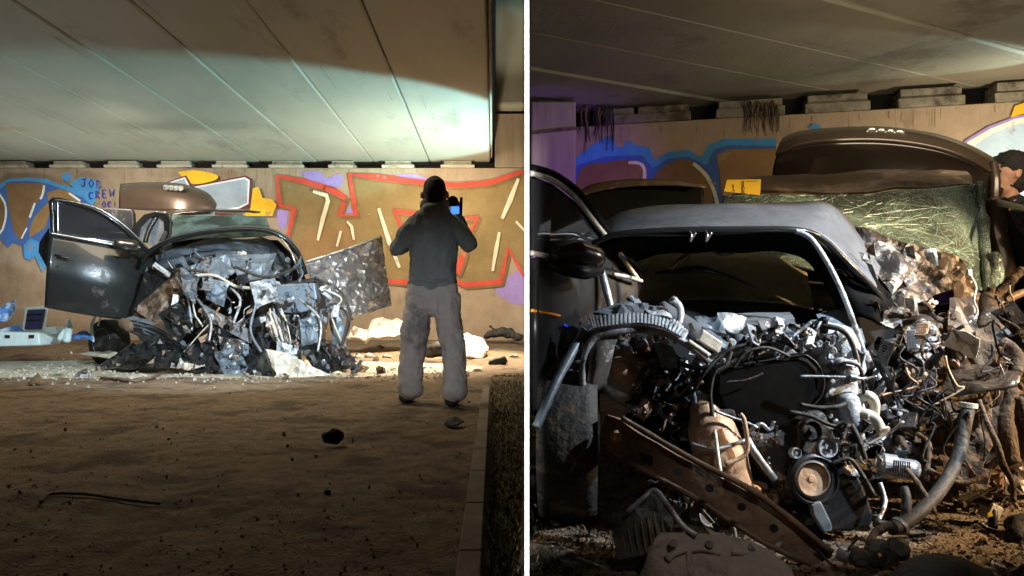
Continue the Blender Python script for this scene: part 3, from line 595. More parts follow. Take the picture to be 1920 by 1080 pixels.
# hood folded up like a tent
hood = patch('hood', [PL([(318, 446, 10.5), (380, 431, 10.5), (450, 424, 10.5), (500, 428, 10.5), (530, 440, 10.4), (548, 470, 10.3)]), PL([(296, 460, 10.0), (370, 434, 9.9), (450, 425, 9.9), (502, 430, 9.9), (545, 450, 9.9), (568, 492, 9.9)]), PL([(272, 480, 9.7), (340, 445, 9.6), (430, 431, 9.6), (505, 434, 9.6), (552, 464, 9.7), (572, 512, 9.8)])], 'paint_grey', cl, 24, 8, solid=.02)
tube('hood_rim', PL([(268, 492, 9.65), (285, 468, 9.6), (340, 445, 9.55), (430, 431, 9.55), (505, 434, 9.55), (552, 464, 9.65), (574, 514, 9.75)]), .03, 'paint_dark', hood, n=50)
patch('hood_lining', [PL([(290, 482, 10.05), (360, 455, 10.1), (440, 446, 10.1), (505, 452, 10.1), (545, 500, 10.1)]), PL([(300, 520, 10.5), (360, 500, 10.5), (440, 492, 10.5), (505, 500, 10.5), (540, 530, 10.5)])], 'slate', hood, 16, 6, amp=.05, smooth=False)
tube('gas_strut', PL([(527, 446, 9.55), (543, 468, 9.5), (553, 490, 9.5), (560, 514, 9.55)]), .012, 'chrome', cl, seg=6)
tube('hood_hinge', PL([(300, 455, 9.9), (315, 490, 9.8), (325, 505, 9.8)]), .014, 'chrome', cl, seg=6)
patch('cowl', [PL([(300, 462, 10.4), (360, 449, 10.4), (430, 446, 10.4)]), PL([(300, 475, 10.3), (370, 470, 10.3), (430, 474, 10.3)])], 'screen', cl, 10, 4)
# crushed engine bay
plate('inner_fender', PL([(250, 580, 9.5), (335, 508, 9.55), (352, 522, 9.45), (318, 600, 9.4), (302, 645, 9.3), (280, 600, 9.4)]), 'paint_dirty', cl, .01, .12, .05, seed=2)
plate('inner_fender', PL([(275, 500, 9.7), (340, 505, 9.65), (300, 570, 9.6), (250, 582, 9.6)]), 'paint_dark', cl, .01, .12, .05, seed=3)
rail = obox('chassis_rail', P(425, 607, 9.0), P(470, 632, 8.95) - P(425, 607, 9.0), (0, .05, 0), (0.0, 0, .075), 'steel', cl)
lathe('rail_boss', P(396, 596, 8.92), (0, -1, 0), [(.05, 0), (.05, .03), (.02, .05)], 'steel', rail, 14)
lathe('rail_boss', P(425, 613, 8.9), (0, -1, 0), [(.035, 0), (.035, .02)], 'cover', rail, 14)
eng = prism('engine_block', PL([(470, 540, 9.4), (590, 520, 9.4), (600, 600, 9.3), (590, 660, 9.2), (500, 660, 9.2), (465, 600, 9.3)]), (0, .5, 0), 'plastic', cl, .02)
prism('timing_cover', PL([(512, 535), (540, 532), (590, 530), (595, 560), (590, 580), (560, 588), (520, 586), (510, 560)], 9.25), (0, .2, 0), 'slate', eng, .02)
blob('exhaust_converter', [[(P(508, 590, 9.2), .05), (P(514, 606, 9.12), .10), (P(524, 630, 9.08), .10), (P(540, 645, 9.05), .05)]], 'sack', eng, vox=.015, folds=.05, ffr=6)
for k in range(4): tube('pipe', PL([(506 + k * 7, 578, 8.98), (510 + k * 9, 604, 8.94), (520 + k * 8, 634, 8.92), (534 + k * 4, 650, 8.95)]), .009, ['cream', 'steel', 'plastic', 'cream'][k], eng, seg=6, rough=.3)
lathe('crank_pulley', P(572, 625, 9.1), (0, -1, 0), [(.09, 0), (.10, .02), (.10, .05), (.085, .055), (.07, .04), (.065, .06), (.03, .06)], 'steel', eng, 26)
for (x, y, r) in ((545, 560, .05), (590, 590, .045), (610, 600, .04), (556, 596, .04)): lathe('pulley', P(x, y, 9.12), (0, -1, 0), [(r, 0), (r, .04), (r * .6, .05)], 'steel', eng, 16)
plate('fender_liner', PL([(612, 570, 9.2), (632, 575, 9.2), (643, 600, 9.2), (650, 640, 9.1), (640, 668, 9.0), (625, 650, 9.1), (618, 610, 9.2)]), 'slate', cl, .01, .1, .05, seed=7)
eb = [(300, 500), (400, 490), (470, 478), (560, 492), (600, 520), (630, 560), (650, 640), (600, 665), (470, 650), (380, 660), (330, 600), (310, 545)]
for i, (pts, r, m) in enumerate(([[(330, 505), (380, 510), (420, 530), (400, 560)], .016, 'hose'], [[(350, 520), (400, 516), (440, 536), (470, 540)], .02, 'cream'], [[(360, 560), (366, 590), (372, 600), (380, 612)], .012, 'cream'], [[(600, 540), (640, 560), (622, 590), (640, 640)], .012, 'cream'], [[(640, 575), (655, 600), (648, 630)], .014, 'rubber'], [[(440, 500), (500, 520), (560, 500)], .018, 'rubber'], [[(530, 600), (560, 620), (548, 645)], .01, 'hose'], [[(345, 660), (380, 620), (395, 606)], .008, 'cream'])):
    tube('hose', [P(a, b, 9.0 - .02 * i) for a, b in pts], r, m, cl, seg=6)
junk(cl, eb, 8.95, 9.5, 150, .07, .2, ['steel', 'alu', 'plastic', 'slate', 'plastic', 'foil', 'rubber', 'tan', 'cover'], ALLK, 21)
junk(cl, [(330, 480), (400, 470), (470, 478), (560, 490), (560, 515), (440, 520), (340, 510)], 9.35, 9.75, 26, .06, .22, ['slate', 'alu', 'plastic', 'plastic', 'cream'], ['metal_shard', 'bracket', 'pipe', 'cable'], 22)
patch('bent_sheet', [PL([(345, 480, 9.9), (400, 468, 9.9), (455, 470, 9.8)]), PL([(370, 500, 9.6), (430, 492, 9.55), (480, 498, 9.5)]), PL([(400, 515, 9.4), (450, 512, 9.35), (490, 520, 9.35)])], 'slate', cl, 12, 8, amp=.03, solid=.01)
patch('bent_sheet', [PL([(455, 470, 9.8), (500, 486, 9.8), (530, 500, 9.8)]), PL([(440, 500, 9.45), (490, 515, 9.4), (525, 520, 9.4)])], 'paint_grey', cl, 12, 6, amp=.03, solid=.01)
junk(cl, [(350, 520), (470, 520), (640, 540), (650, 690), (560, 700), (440, 660), (360, 650)], 8.75, 9.05, 120, .06, .2, ['steel', 'slate', 'alu', 'plastic', 'cover', 'foil', 'cream', 'tan'], ALLK, 23)
for k, (q, m) in enumerate((([(370, 560, 9.0), (395, 600, 8.8), (392, 640, 8.7)], 'steel'), ([(560, 560, 8.9), (600, 600, 8.8), (596, 660, 8.7)], 'steel'), ([(480, 570, 8.9), (470, 620, 8.8), (490, 660, 8.7)], 'slate'), ([(620, 570, 9.0), (652, 590, 8.9), (640, 650, 8.8)], 'hose'), ([(420, 530, 9.1), (450, 560, 8.9), (440, 600, 8.8)], 'alu'), ([(330, 520, 9.2), (352, 560, 9.0), (360, 620, 8.9)], 'steel'), ([(590, 520, 9.2), (640, 548, 9.1), (660, 600, 9.0)], 'hose'))):
    tube('bent_pipe', PL(q), .016, m, cl, seg=7, rough=.25)
for k, (q, m) in enumerate((([(380, 520), (430, 530), (420, 575), (385, 560)], 'slate'), ([(470, 530), (515, 520), (520, 560), (480, 580)], 'alu'), ([(560, 600), (606, 590), (600, 640), (565, 650)], 'slate'), ([(410, 630), (460, 640), (450, 675), (415, 668)], 'foil'), ([(520, 640), (560, 650), (556, 690), (515, 680)], 'alu'), ([(340, 500), (372, 520), (366, 570), (344, 550)], 'paint_grey'))):
    plate('crushed_panel', PL(q, 8.95 - .03 * k), m, cl, .008, .07, .09, seed=50 + k)
for k, (q, m) in enumerate((([(250, 650), (300, 628), (345, 650), (330, 690), (270, 688)], 'paint_dark'), ([(340, 650), (400, 640), (430, 690), (370, 700)], 'plastic'), ([(400, 660), (450, 650), (470, 700), (420, 704)], 'slate'), ([(560, 650), (610, 640), (650, 690), (600, 706)], 'plastic'), ([(600, 640), (650, 650), (672, 690), (630, 690)], 'foil'), ([(296, 590), (340, 560), (362, 610), (330, 650)], 'paint_dark'))):
    plate('crushed_panel', PL(q, 8.9 - .02 * k), m, cl, .008, .07, .12, 8, seed=150 + k)
junk(cl, [(240, 655), (400, 650), (660, 640), (690, 696), (560, 704), (300, 698)], 8.75, 8.95, 60, .05, .16, ['steel', 'slate', 'plastic', 'plastic', 'paint_dark', 'foil'], ['metal_shard', 'bracket', 'housing', 'metal_shard', 'pipe'], 24)
for q in ([(355, 500, 9.2), (440, 470, 9.5), (470, 490, 9.4), (400, 540, 9.1)], [(430, 480, 9.4), (520, 475, 9.4), (500, 520, 9.1), (450, 530, 9.1)]): plate('crushed_panel', PL(q), 'slate', cl, .008, .1, .06, seed=q[0][0])
# crumpled right door, swung open
rd = plate('far_door', PL([(573, 492, 10.0), (640, 470, 10.1), (715, 443, 10.2), (722, 500, 10.2), (735, 573, 10.2), (690, 586, 10.1), (648, 598, 10.0), (610, 580, 9.95), (590, 540, 9.95)]), 'door_skin', cl, .03, .07, .075, 6, 9, edge=.1)
tube('door_edge', PL([(573, 491, 9.95), (640, 470, 10.05), (715, 443, 10.15)]), .015, 'cream', rd, seg=6)
# wheels
def wheel(x, y, Y, r, wd, d, par, rim='alu'):
    c = P(x, y, Y); c.z = r * .97
    t = lathe('wheel', c, d, [(r * .62, -wd / 2), (r * .95, -wd / 2), (r, -wd * .3), (r, wd * .3), (r * .95, wd / 2), (r * .62, wd / 2)], 'rubber', par, 34, True)
    lathe('rim', c + Vector(d).normalized() * wd * .3, d, [(r * .62, .02), (r * .62, .05), (r * .55, .03), (r * .2, .0), (r * .1, .03)], rim, t, 20); return t
wheel(205, 600, 10.7, .33, .24, (-.5, -.86, 0), cl)
wheel(500, 600, 12.4, .33, .22, (1, 0, 0), cl)
patch('bumper_beam', [PL([(236, 594, 9.6), (290, 604, 9.4), (335, 632, 9.2), (362, 664, 9.1)]), PL([(234, 604, 9.45), (288, 616, 9.2), (330, 643, 9.05), (356, 668, 9.0)]), PL([(238, 618, 9.45), (284, 632, 9.22), (324, 656, 9.05), (350, 676, 9.0)]), PL([(246, 628, 9.6), (280, 645, 9.35), (318, 668, 9.15), (344, 682, 9.05)])], 'slate', cl, 28, 12, solid=.012, amp=.05, fr=6, smooth=False)
for k in range(4): tube('beam_rib', PL([(240, 600 + k * 6, 9.42), (288, 612 + k * 7, 9.17), (332, 640 + k * 7, 9.02), (354, 664 + k * 4, 8.97)]), .009, 'paint_dark', cl, seg=6, rough=.3)
blob('brake_drum', [[(P(232, 606, 9.45), .07), (P(244, 612, 9.4), .08)]], 'rust', cl, vox=.02)

# ---- loose debris round it: things of their own
def dplate(name, pts, m, label, cat, Y=None, th=.01, L=.1, amp=.05, seed=1, group=None, **kw):
    return tag(plate(name, PL(pts, Y), m, None, th, L, amp, seed=seed, **kw), label, cat, group)
def ground_Y(y): return .74 * F / (y - CY)
dplate('torn_bumper_skin', [(180, 690, 9.6), (215, 665, 9.8), (250, 645, 9.9), (302, 655, 9.6), (300, 680, 9.2), (250, 692, 9.0)], 'paint_dark', 'dark green bent body sheet lying flat left of the front wheel', 'debris', amp=.07, seed=5)
dplate('underbody_panel', [(150, 664, 10.6), (210, 655, 10.8), (222, 664, 10.0), (205, 672, 9.8)], 'cream', 'pale flat panel lying on the dust left of the wreck', 'debris', amp=.03, seed=6)
dplate('body_sheet_scrap', [(438, 702, 9.0), (470, 655, 9.0), (485, 628, 8.9), (500, 660, 8.7), (512, 706, 8.6)], 'paint_dark', 'dark upright torn panel standing in front of the engine', 'debris', th=.02, amp=.05, seed=8)
dplate('torn_bumper_corner', [(498, 655, 8.75), (540, 662, 8.7), (580, 685, 8.6), (622, 704, 8.6), (570, 708, 8.55), (520, 706, 8.6)], 'cream', 'olive grey torn bumper corner below the converter of the far wreck', 'debris', th=.015, amp=.06, seed=9)
dplate('flat_shard', [(600, 692, 9.2), (650, 672, 9.6), (692, 690, 9.3), (668, 708, 9.1), (640, 706, 9.0)], 'paint_dirty', 'dark flat shard on the pale dust right of the wreck', 'debris', th=.02, amp=.04, seed=10)
dplate('crumpled_scrap', [(325, 690, 9.0), (335, 662, 9.1), (365, 662, 9.1), (385, 685, 8.9), (352, 695, 8.8)], 'cream', 'small crumpled pale scrap in front of the ribbed bumper beam', 'debris', amp=.09, L=.06, seed=12)
G1 = 'metal scraps scattered before the wreck'
r = random.Random(8)
for i in range(46):
    x = r.uniform(120, 720); y = r.uniform(662, 712); Y = ground_Y(y) - .02; k = r.choice(['metal_shard', 'bracket', 'metal_shard', 'pipe', 'connector', 'housing'])
    if P(x, y, Y).x > -.2: continue
    o = bpy.data.objects.new('metal_scrap', r.choice(POOL[k])); COL.objects.link(o); p = P(x, y, Y); s = r.uniform(.06, .22)
    o.location = (p.x, p.y, gz(p.x, p.y) + .012 + s * .1); o.rotation_euler = (r.uniform(-.4, .4), r.uniform(-.4, .4) + (1.57 if k == 'metal_shard' and r.random() < .3 else 0), r.uniform(0, 6)); o.scale = (s, s, s * .8)
    h = r.choice(['plastic', 'cream', 'foil', 'paint_dirty', 'alu']); o.material_slots[0].link = 'OBJECT'; o.material_slots[0].material = M[h]
    w_ = 'below the open car door' if x < 240 else 'before the ribbed bumper beam' if x < 380 else 'before the engine of the far wreck' if x < 520 else 'by the torn bumper corner' if x < 630 else 'on pale dust right of the far wreck'
    tag(o, ('larger ' if s > .14 else 'small ') + HUE[h] + ' ' + WORD[k] + ' ' + w_ + (', nearest row' if y > 690 else ', back row'), 'scrap', G1)
# forensic kit at far left
cs = thing('tool_case', 'open pale equipment case with dark foam lid standing left of the black car door', 'case', (P(50, 640, 10.4).x, 10.4, 0))
Yc = 10.4
prism('case_base', PL([(-8, 622), (72, 624), (76, 648), (-6, 650)], Yc), (0, .5, 0), 'paleblue', cs, .02)
prism('case_lid', PL([(46, 576, Yc + .5), (88, 573, Yc + .55), (80, 622, Yc + .5), (40, 622, Yc + .45)]), (0, .06, 0), 'paleblue', cs, .015)
prism('lid_foam', PL([(51, 581, Yc + .44), (84, 579, Yc + .48), (76, 617, Yc + .44), (45, 617, Yc + .40)]), (0, .03, 0), 'navy', cs, .01)
for (a, b) in ((52, 590), (52, 601)): tube('foam_strap', PL([(a - 2, b, Yc + .42), (a + 26, b - 1, Yc + .45)]), .012, 'cloth_dark', cs, seg=6)
for x in (10, 55): box('case_latch', (P(x, 0, Yc).x, Yc - .02, P(0, 634, Yc).z), (P(x + 9, 0, Yc).x, Yc + .01, P(0, 628, Yc).z), 'black', cs, .004)
tag(blob('blue_bag', [[(P(2, 590, 10.9), .12), (P(18, 578, 10.9), .08), (P(24, 566, 10.9), .03)]], 'bluecloth', None, .02, folds=.08, ffr=10), 'crumpled pale blue plastic bag at the left edge beside the wall', 'bag')
tag(blob('blue_sheet', [[(P(6, 628, 10.9), .09), (P(30, 622, 10.9), .10), (P(44, 630, 10.8), .06)]], 'bluecloth', None, .02, folds=.07, ffr=10), 'crumpled blue cover lying behind the open case', 'cloth')
tag(blob('blue_cloth', [[(P(140, 632, 10.6), .05), (P(160, 628, 10.6), .06), (P(172, 636, 10.6), .03)]], 'bluecloth', None, .015, folds=.05, ffr=12), 'small blue cloth heap between white shoe cover and wheel', 'cloth')
tag(prism('white_box', PL([(82, 614), (104, 612), (108, 626), (84, 628)], 10.7), (0, .2, 0), 'paleblue', None, .01), 'small white box just right of the open case', 'box')
tag(blob('shoe_cover', [[(P(126, 636, 10.3), .05), (P(130, 615, 10.3), .045), (P(128, 600, 10.3), .03)], [(P(112, 634, 10.3), .04), (P(122, 618, 10.3), .03)]], 'paleblue', None, .015, folds=.03), 'white upright shoe cover standing on the dust left of the wheel', 'shoe cover')
tag(blob('white_wrapper', [[(P(175, 640, 10.6), .02), (P(171, 612, 10.6), .03), (P(180, 590, 10.6), .02)], [(P(190, 592, 10.6), .015), (P(184, 610, 10.6), .02)]], 'paleblue', None, .012, folds=.02), 'thin white strip hanging beside the wheel under the open door', 'wrapper')
# sacks, stones, logs at the foot of the wall
tag(plate('white_sack', PL([(650, 632, 12.4), (664, 612, 12.7), (690, 618, 12.8), (698, 602, 13.0), (724, 598, 13.1), (756, 604, 13.1), (772, 622, 12.9), (740, 632, 12.5), (700, 634, 12.3)]), 'sack', None, .03, .08, .16, 5, 4), 'crumpled white sack at the wall foot right of the silver door', 'sack')
tag(plate('pale_sack', PL([(852, 668, 11.6), (858, 640, 12.0), (876, 626, 12.3), (902, 634, 12.3), (916, 652, 12.1), (908, 670, 11.6), (880, 674, 11.4)]), 'sack', None, .04, .09, .12, 5, 6, smooth=True), 'rounded pale sack just right of the standing person', 'sack')
tag(blob('dark_stone', [[(P(806, 660, 11.0), .10), (P(824, 655, 11.0), .13)]], 'rubber', None, .03, folds=.06, ffr=5), 'dark squarish lump seen between the legs of the person', 'stone')
tag(blob('dark_rubble', [[(P(915, 628, 14.2), .08), (P(945, 622, 14.2), .10), (P(975, 632, 14.0), .07)], [(P(920, 612, 14.3), .03), (P(935, 626, 14.2), .05)]], 'rubber', None, .025, folds=.12, ffr=6), 'dark branchy rubble against the wall at the right of the left half', 'rubble')
tag(blob('dark_lump', [[(P(922, 680, 10.6), .05), (P(942, 676, 10.6), .07)]], 'rubber', None, .02, folds=.06, ffr=8), 'small dark lump on the bright sand right of the pale sack', 'stone')
for i, (x, y, s) in enumerate(((760, 642, .07), (690, 640, .06), (722, 648, .05), (770, 655, .05), (668, 650, .06), (848, 662, .05), (890, 690, .04), (880, 632, .06), (960, 655, .05), (645, 640, .06))):
    Y = ground_Y(y + 6) if y > 655 else 11.6
    tag(blob('sand_clod', [[(Vector((P(x, y, Y).x, Y, gz(P(x, y, Y).x, Y) + s * .3)), s), (Vector((P(x + 9, y, Y).x, Y, gz(P(x, y, Y).x, Y) + s * .2)), s * .7)]], 'dust', None, .025, folds=.05, ffr=8), ['flat clod left of the person','clod beside the white sack','small clod below the white sack','small clod by the left leg','clod by the silver door corner','small clod by the right leg','small clod below the pale sack','clod above the pale sack','clod near the far right dirt','clod nearest the silver door'][i] + ' on the bright sand', 'clod', 'sandy clods by the wall')
tag(tube('stick', [Vector((P(x, y, ground_Y(y)).x, ground_Y(y), gz(P(x, y, ground_Y(y)).x, ground_Y(y)) + z)) for x, y, z in ((190, 711, .02), (222, 716, .025), (262, 717, .02), (306, 709, .05))], [.012, .02, .012], 'rust', rough=.4), 'thin dark curved stick on the sand before the wreck', 'stick')
tag(tube('wire', [Vector((P(x, y, ground_Y(y)).x, ground_Y(y), gz(P(x, y, ground_Y(y)).x, ground_Y(y)) + .012)) for x, y in ((76, 952), (95, 936), (160, 936), (230, 942), (300, 946))], .006, 'rubber'), 'thin dark wire lying on the dirt in the left foreground', 'wire')
Y = 4.15
tag(blob('black_lump', [[(Vector((P(614, 835, Y).x, Y, .05)), .035), (Vector((P(630, 835, Y).x, Y, .055)), .045)]], 'cover', None, .012, balls=[(P(609, 824, Y), .018, (1, 1, 1)), (P(634, 824, Y), .018, (1, 1, 1))], folds=.03, ffr=20), 'small black lump alone on the dirt left of the person', 'lump')
for (x, y, s, l) in ((66, 722, .075, 'dark red torn scrap on the sand at far left'), (846, 800, .06, 'dusty rubber scrap just in front of the boots')):
    Y = ground_Y(y); tag(plate('torn_scrap', [Vector((P(x + a, y, Y).x, Y + c, .02 + d)) for a, c, d in ((-14, 0, 0), (-6, .1, .10 if x < 100 else .03), (8, .05, .04), (24, 0, .02), (6, -.12, 0))], 'rust' if x < 100 else 'rubber', None, .01, .05, .03, seed=int(x)), l, 'scrap')
r = random.Random(5)
for i in range(60):
    y = 690 + 300 * r.random() ** 1.6; x = r.uniform(5, 890); Y = ground_Y(y); p = P(x, y, Y); s = r.uniform(.006, .022)
    if i < 8: s *= 1.7
    o = bpy.data.objects.new('pebble', POOL['metal_shard'][i % 6] if i % 3 == 0 else POOL['housing'][i % 5]); COL.objects.link(o); o.location = (p.x, p.y, gz(p.x, p.y) + s * .3)
    o.rotation_euler = (r.uniform(0, 6), r.uniform(0, 6), r.uniform(0, 6)); s *= 1.5; o.scale = (s, s * .8, s * .7)
    h = r.choice(['mud', 'dust', 'rubber']); o.material_slots[0].link = 'OBJECT'; o.material_slots[0].material = M[h]
    w_ = ('at the far left' if x < 220 else 'left of the black lump' if x < 560 else 'beside the black lump' if x < 700 else 'towards the kerb') + (' on the dark foreground dirt' if y > 860 else ' on the middle dirt' if y > 760 else ' on the lit dirt')
    tag(o, ('larger ' if s > .03 else 'tiny ') + HUE[h] + (' shard ' if i % 3 == 0 else ' pebble ') + w_, 'pebble', 'pebbles on the left dirt floor')
# dry grass along the kerb
def grass(name, fn, n, h0, h1, seed, label):
    r = random.Random(seed); vs = []; fs = []
    for _ in range(n):
        x, y = fn(r); z = gz(x, y) - .005; h = r.uniform(h0, h1); a = r.uniform(0, 6.28); l = Vector((math.cos(a), math.sin(a), 0)); w_ = Vector((-l.y, l.x, 0)) * .0035; b = r.uniform(.2, 1.2) * h
        p = Vector((x, y, z)); k = len(vs); vs += [p - w_, p + w_, p + l * b * .4 + w_ * .7 + Vector((0, 0, h * .6)), p + l * b * .4 - w_ * .7 + Vector((0, 0, h * .6)), p + l * b + Vector((0, 0, h * .8))]
        fs += [(k, k + 1, k + 2, k + 3), (k + 3, k + 2, k + 4)]
    o = link(name, me_from(vs, fs), 'grass', kind='stuff'); tag(o, label, 'grass'); return o
def g1(r):
    y = r.uniform(2.1, 8.8); return r.uniform(-.02, .045 * y - .02), y
grass('dry_grass', g1, 4200, .015, .06, 3, 'sparse dry grass in the dark strip right of the kerb')

# ------------------------------------------------------------------ left half: person photographing the wreck
pe = thing('person', 'person seen from behind in dark top and pale baggy trousers holding up a camera', 'person', (P(810, 760, 6.05).x, 6.05, 0))
Y = 6.05
def Q(x, y, d=0): return P(x, y, Y + d)
blob('body', [[(Q(816, 375), .055), (Q(817, 395), .06), (Q(813, 440), .09), (Q(811, 470), .09), (Q(810, 530), .085)], [(Q(796, 545), .085), (Q(781, 600), .065), (Q(775, 650), .055), (Q(768, 735), .04)], [(Q(826, 545), .085), (Q(841, 600, -.03), .065), (Q(848, 650, -.07), .055), (Q(853, 735, -.13), .04)],
              [(Q(788, 418), .045), (Q(747, 463, .02), .042), (Q(775, 440, .28), .035)], [(Q(838, 420), .045), (Q(878, 457, .03), .042), (Q(866, 415, .30), .035), (Q(857, 402, .34), .03)],
              [(Q(857, 402, .34), .022), (Q(852, 393, .36), .014)], [(Q(859, 402, .34), .022), (Q(858, 391, .37), .013)], [(Q(862, 402, .34), .022), (Q(864, 392, .36), .013)]], 'skin', pe, vox=.012, balls=[(Q(815, 361), .098, (.92, 1.08, 1.22)), (Q(791.5, 366, -.01), .028, (.7, .6, 1.3)), (Q(838.5, 366, -.01), .028, (.7, .6, 1.3))])
blob('hair', [], 'hair', pe, vox=.01, balls=[(Q(815, 356, -.012), .103, (.93, 1.05, 1.12)), (Q(815, 366, -.045), .08, (1.0, .7, 1.0))], folds=.01, ffr=30)
blob('jacket', [[(Q(791, 412), .080), (Q(792, 450), .105), (Q(792, 500), .108), (Q(790, 530), .116)], [(Q(813, 404), .105), (Q(812, 450), .135), (Q(810, 530), .125)], [(Q(834, 412), .080), (Q(834, 450), .105), (Q(830, 500), .108), (Q(830, 532), .116)],
                [(Q(787, 416), .075), (Q(836, 416), .075)], [(Q(790, 428), .10), (Q(836, 428), .10)],
                [(Q(785, 417), .074), (Q(762, 440, .01), .073), (Q(745, 465, .03), .064), (Q(764, 458, .18), .05), (Q(778, 440, .28), .042)], [(Q(843, 418), .072), (Q(864, 436, .01), .072), (Q(880, 458, .03), .062), (Q(872, 436, .18), .048), (Q(864, 412, .30), .040)],
                [(Q(804, 386), .068), (Q(828, 386), .068)], [(Q(804, 396, -.07), .062), (Q(826, 396, -.07), .062)]], 'jacket', pe, vox=.010, folds=.03, ffr=5, cloth=.012)
tube('jacket_hem', [Q(786, 523, -.10), Q(800, 526, -.135), Q(822, 527, -.135), Q(838, 524, -.10)], .012, 'jacket', pe)
tr = blob('trousers', [[(Q(794, 520), .10), (Q(826, 520), .10)], [(Q(789, 545), .12), (Q(831, 545), .12)], [(Q(810, 545), .11), (Q(810, 575), .085)], [(Q(788, 560), .125), (Q(781, 600), .115), (Q(775, 650), .108), (Q(770, 700), .10), (Q(768, 726), .088)],
                [(Q(834, 560), .12), (Q(841, 600, -.03), .112), (Q(848, 650, -.07), .105), (Q(853, 700, -.12), .097), (Q(855, 732, -.16), .086)], [(Q(765, 727, .02), .085), (Q(774, 728, -.02), .08)], [(Q(850, 734, -.16), .082), (Q(859, 732, -.2), .078)]], 'coverall', pe, vox=.010, folds=.06, ffr=4, cloth=.014)
for (x, y, d) in ((768, 752, .12), (853, 764, -.10)):
    p = Q(x, y, d); p.z = .045
    blob('boot', [[(p + Vector((-.03, -.08, .01)), .052), (p + Vector((.0, .16, 0)), .048)], [(p + Vector((0, -.06, .03)), .05), (p + Vector((0, -.05, .10)), .05)]], 'boot', pe, vox=.01)
cm = thing('camera', 'small dark camera with blue lit back held up at head height by the person', 'camera', Q(850, 392, .36))
obox('camera_body', Q(853, 390, .28), (.045, 0, 0), (0, .03, 0), (0, 0, .05), 'cam_blue', cm, .008)
em = bpy.data.materials.new('lit_blue_screen'); em.use_nodes = True; q_ = em.node_tree.nodes['Principled BSDF']; q_.inputs['Base Color'].default_value = (.05, .2, .7, 1); q_.inputs['Emission Color'].default_value = (.10, .34, 1, 1); q_.inputs['Emission Strength'].default_value = 1.1
prism('screen', [Q(845, 401, .235), Q(861, 401, .235), Q(861, 387, .235), Q(845, 387, .235)], (0, .004, 0), em, cm, 0)
lathe('flash_head', Q(849, 379, .28), (0, -1, 0), [(.03, -.02), (.05, 0), (.05, .03), (.035, .04)], 'cover', cm, 18)
tube('grip', [Q(863, 402, .27), Q(865, 370, .27)], [.018, .012], 'cover', cm)

# ================================================================== right half
GD = Vector((2775, 1400, 0)).normalized(); GN = Vector((-GD.y, GD.x, 0))      # girder direction and its normal
WD = Vector((-5951, 1400, 0)).normalized(); WO = Vector((3.03, 8.0, 0)); WNn = Vector((-WD.y, WD.x, 0))
if WNn.y < 0: WNn = -WNn
dr_ = thing('bridge_deck', None, None, (3, 6, 3.11), kind='structure')
c0 = 5.485
r = random.Random(9)
for k in range(-6, 8):
    v0 = c0 + .8 * k; z = 3.11 + r.uniform(-.012, .012); c = .02
    prof = [(v0 + .006 + c, z), (v0 + .794 - c, z), (v0 + .794, z + c), (v0 + .794, z + .5), (v0 + .006, z + .5), (v0 + .006, z + c)]
    o = prism('girder', [GD * -9 + GN * a + Vector((0, 0, b)) for a, b in prof], GD * 24, 'soffit_r', dr_, 0)
    cut(o, PX * 5 + PN * .03, PN); cut(o, WO + WNn * .45, -WNn)
    if len(o.data.vertices) < 4: bpy.data.objects.remove(o)
for k in range(-3, 7):
    for j in range(4):
        u = r.uniform(2.2, 8); c_ = c0 + .8 * k + r.choice([-.12, .1, .2, -.04]); o_ = GD * u + GN * c_
        if (o_ - PX * 5).dot(PN) > .1 and (o_ + GD - WO).dot(WNn) < .2: streak(dr_, o_, GD, GN, r.uniform(.2, 1), r.uniform(.004, .013), 3.09, r.choice(['lime', 'seam', 'seam']))
ar = thing('abutment_wall', None, None, WO, kind='structure')
def wall_prism(name, s0, s1, z0_, z1_, d0, d1, m, par=ar, bev=.01):
    a = WO + WD * s0 + WNn * d0; b = WO + WD * s1 + WNn * d0
    o = prism(name, [a + Vector((0, 0, z0_)), b + Vector((0, 0, z0_)), b + Vector((0, 0, z1_)), a + Vector((0, 0, z1_))], WNn * (d1 - d0), m, par, bev)
    cut(o, PX * 5 + PN * .02, PN); return o
wall_prism('wall_face', -9, 4, -.5, 2.86, 0, .6, 'wall')
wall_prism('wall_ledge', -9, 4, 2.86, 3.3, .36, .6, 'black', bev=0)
for i, (a, b) in enumerate(((1140, 1188), (1196, 1292), (1348, 1468), (1515, 1628), (1690, 1806), (1872, 1990), (2050, 2170))):
    def sx(px):
        t = (px - CX) / F; return (WO.x - t * WO.y) / (t * WD.y - WD.x)
    s1_, s0_ = sx(a), sx(b); j = r.uniform(-.012, .012)
    wall_prism('bearing_pad', s0_, s1_, 2.965, 3.06 + j, .03, .34, 'pad_r')
    wall_prism('pad_plinth', s0_ - .02, s1_ + .03, 2.863, 2.96, -.01 + j, .34, 'pad_r')
pr_ = thing('concrete_pier', 'purple lit concrete pier beside the white divider behind the black car door', 'pier', (.7, 8.1, 0))
o = prism('pier_shaft', [P(996, 587, 8.1) + Vector((0, 0, -.8)), P(1080, 587, 8.1) + Vector((0, 0, -.8)), P(1080, 587, 8.1) + Vector((0, 0, 2.3)), P(996, 587, 8.1) + Vector((0, 0, 2.3))], (0, .5, 0), 'wall2', pr_, .02)
prism('pier_band', [P(997, 246, 8.08), P(1081, 238, 8.08), P(1081, 243, 8.08), P(997, 251, 8.08)], (0, .03, 0), 'mud', pr_, 0)
WR = Wall(WO, WNn, ar)
z1 = lambda l: [(990 + a / 2.0645, b / 2.065) for a, b in l]
drips(WR, 46, 1084, 1915, lambda x: 241 - (x - 1082) * .0573, 10, 70, 6)
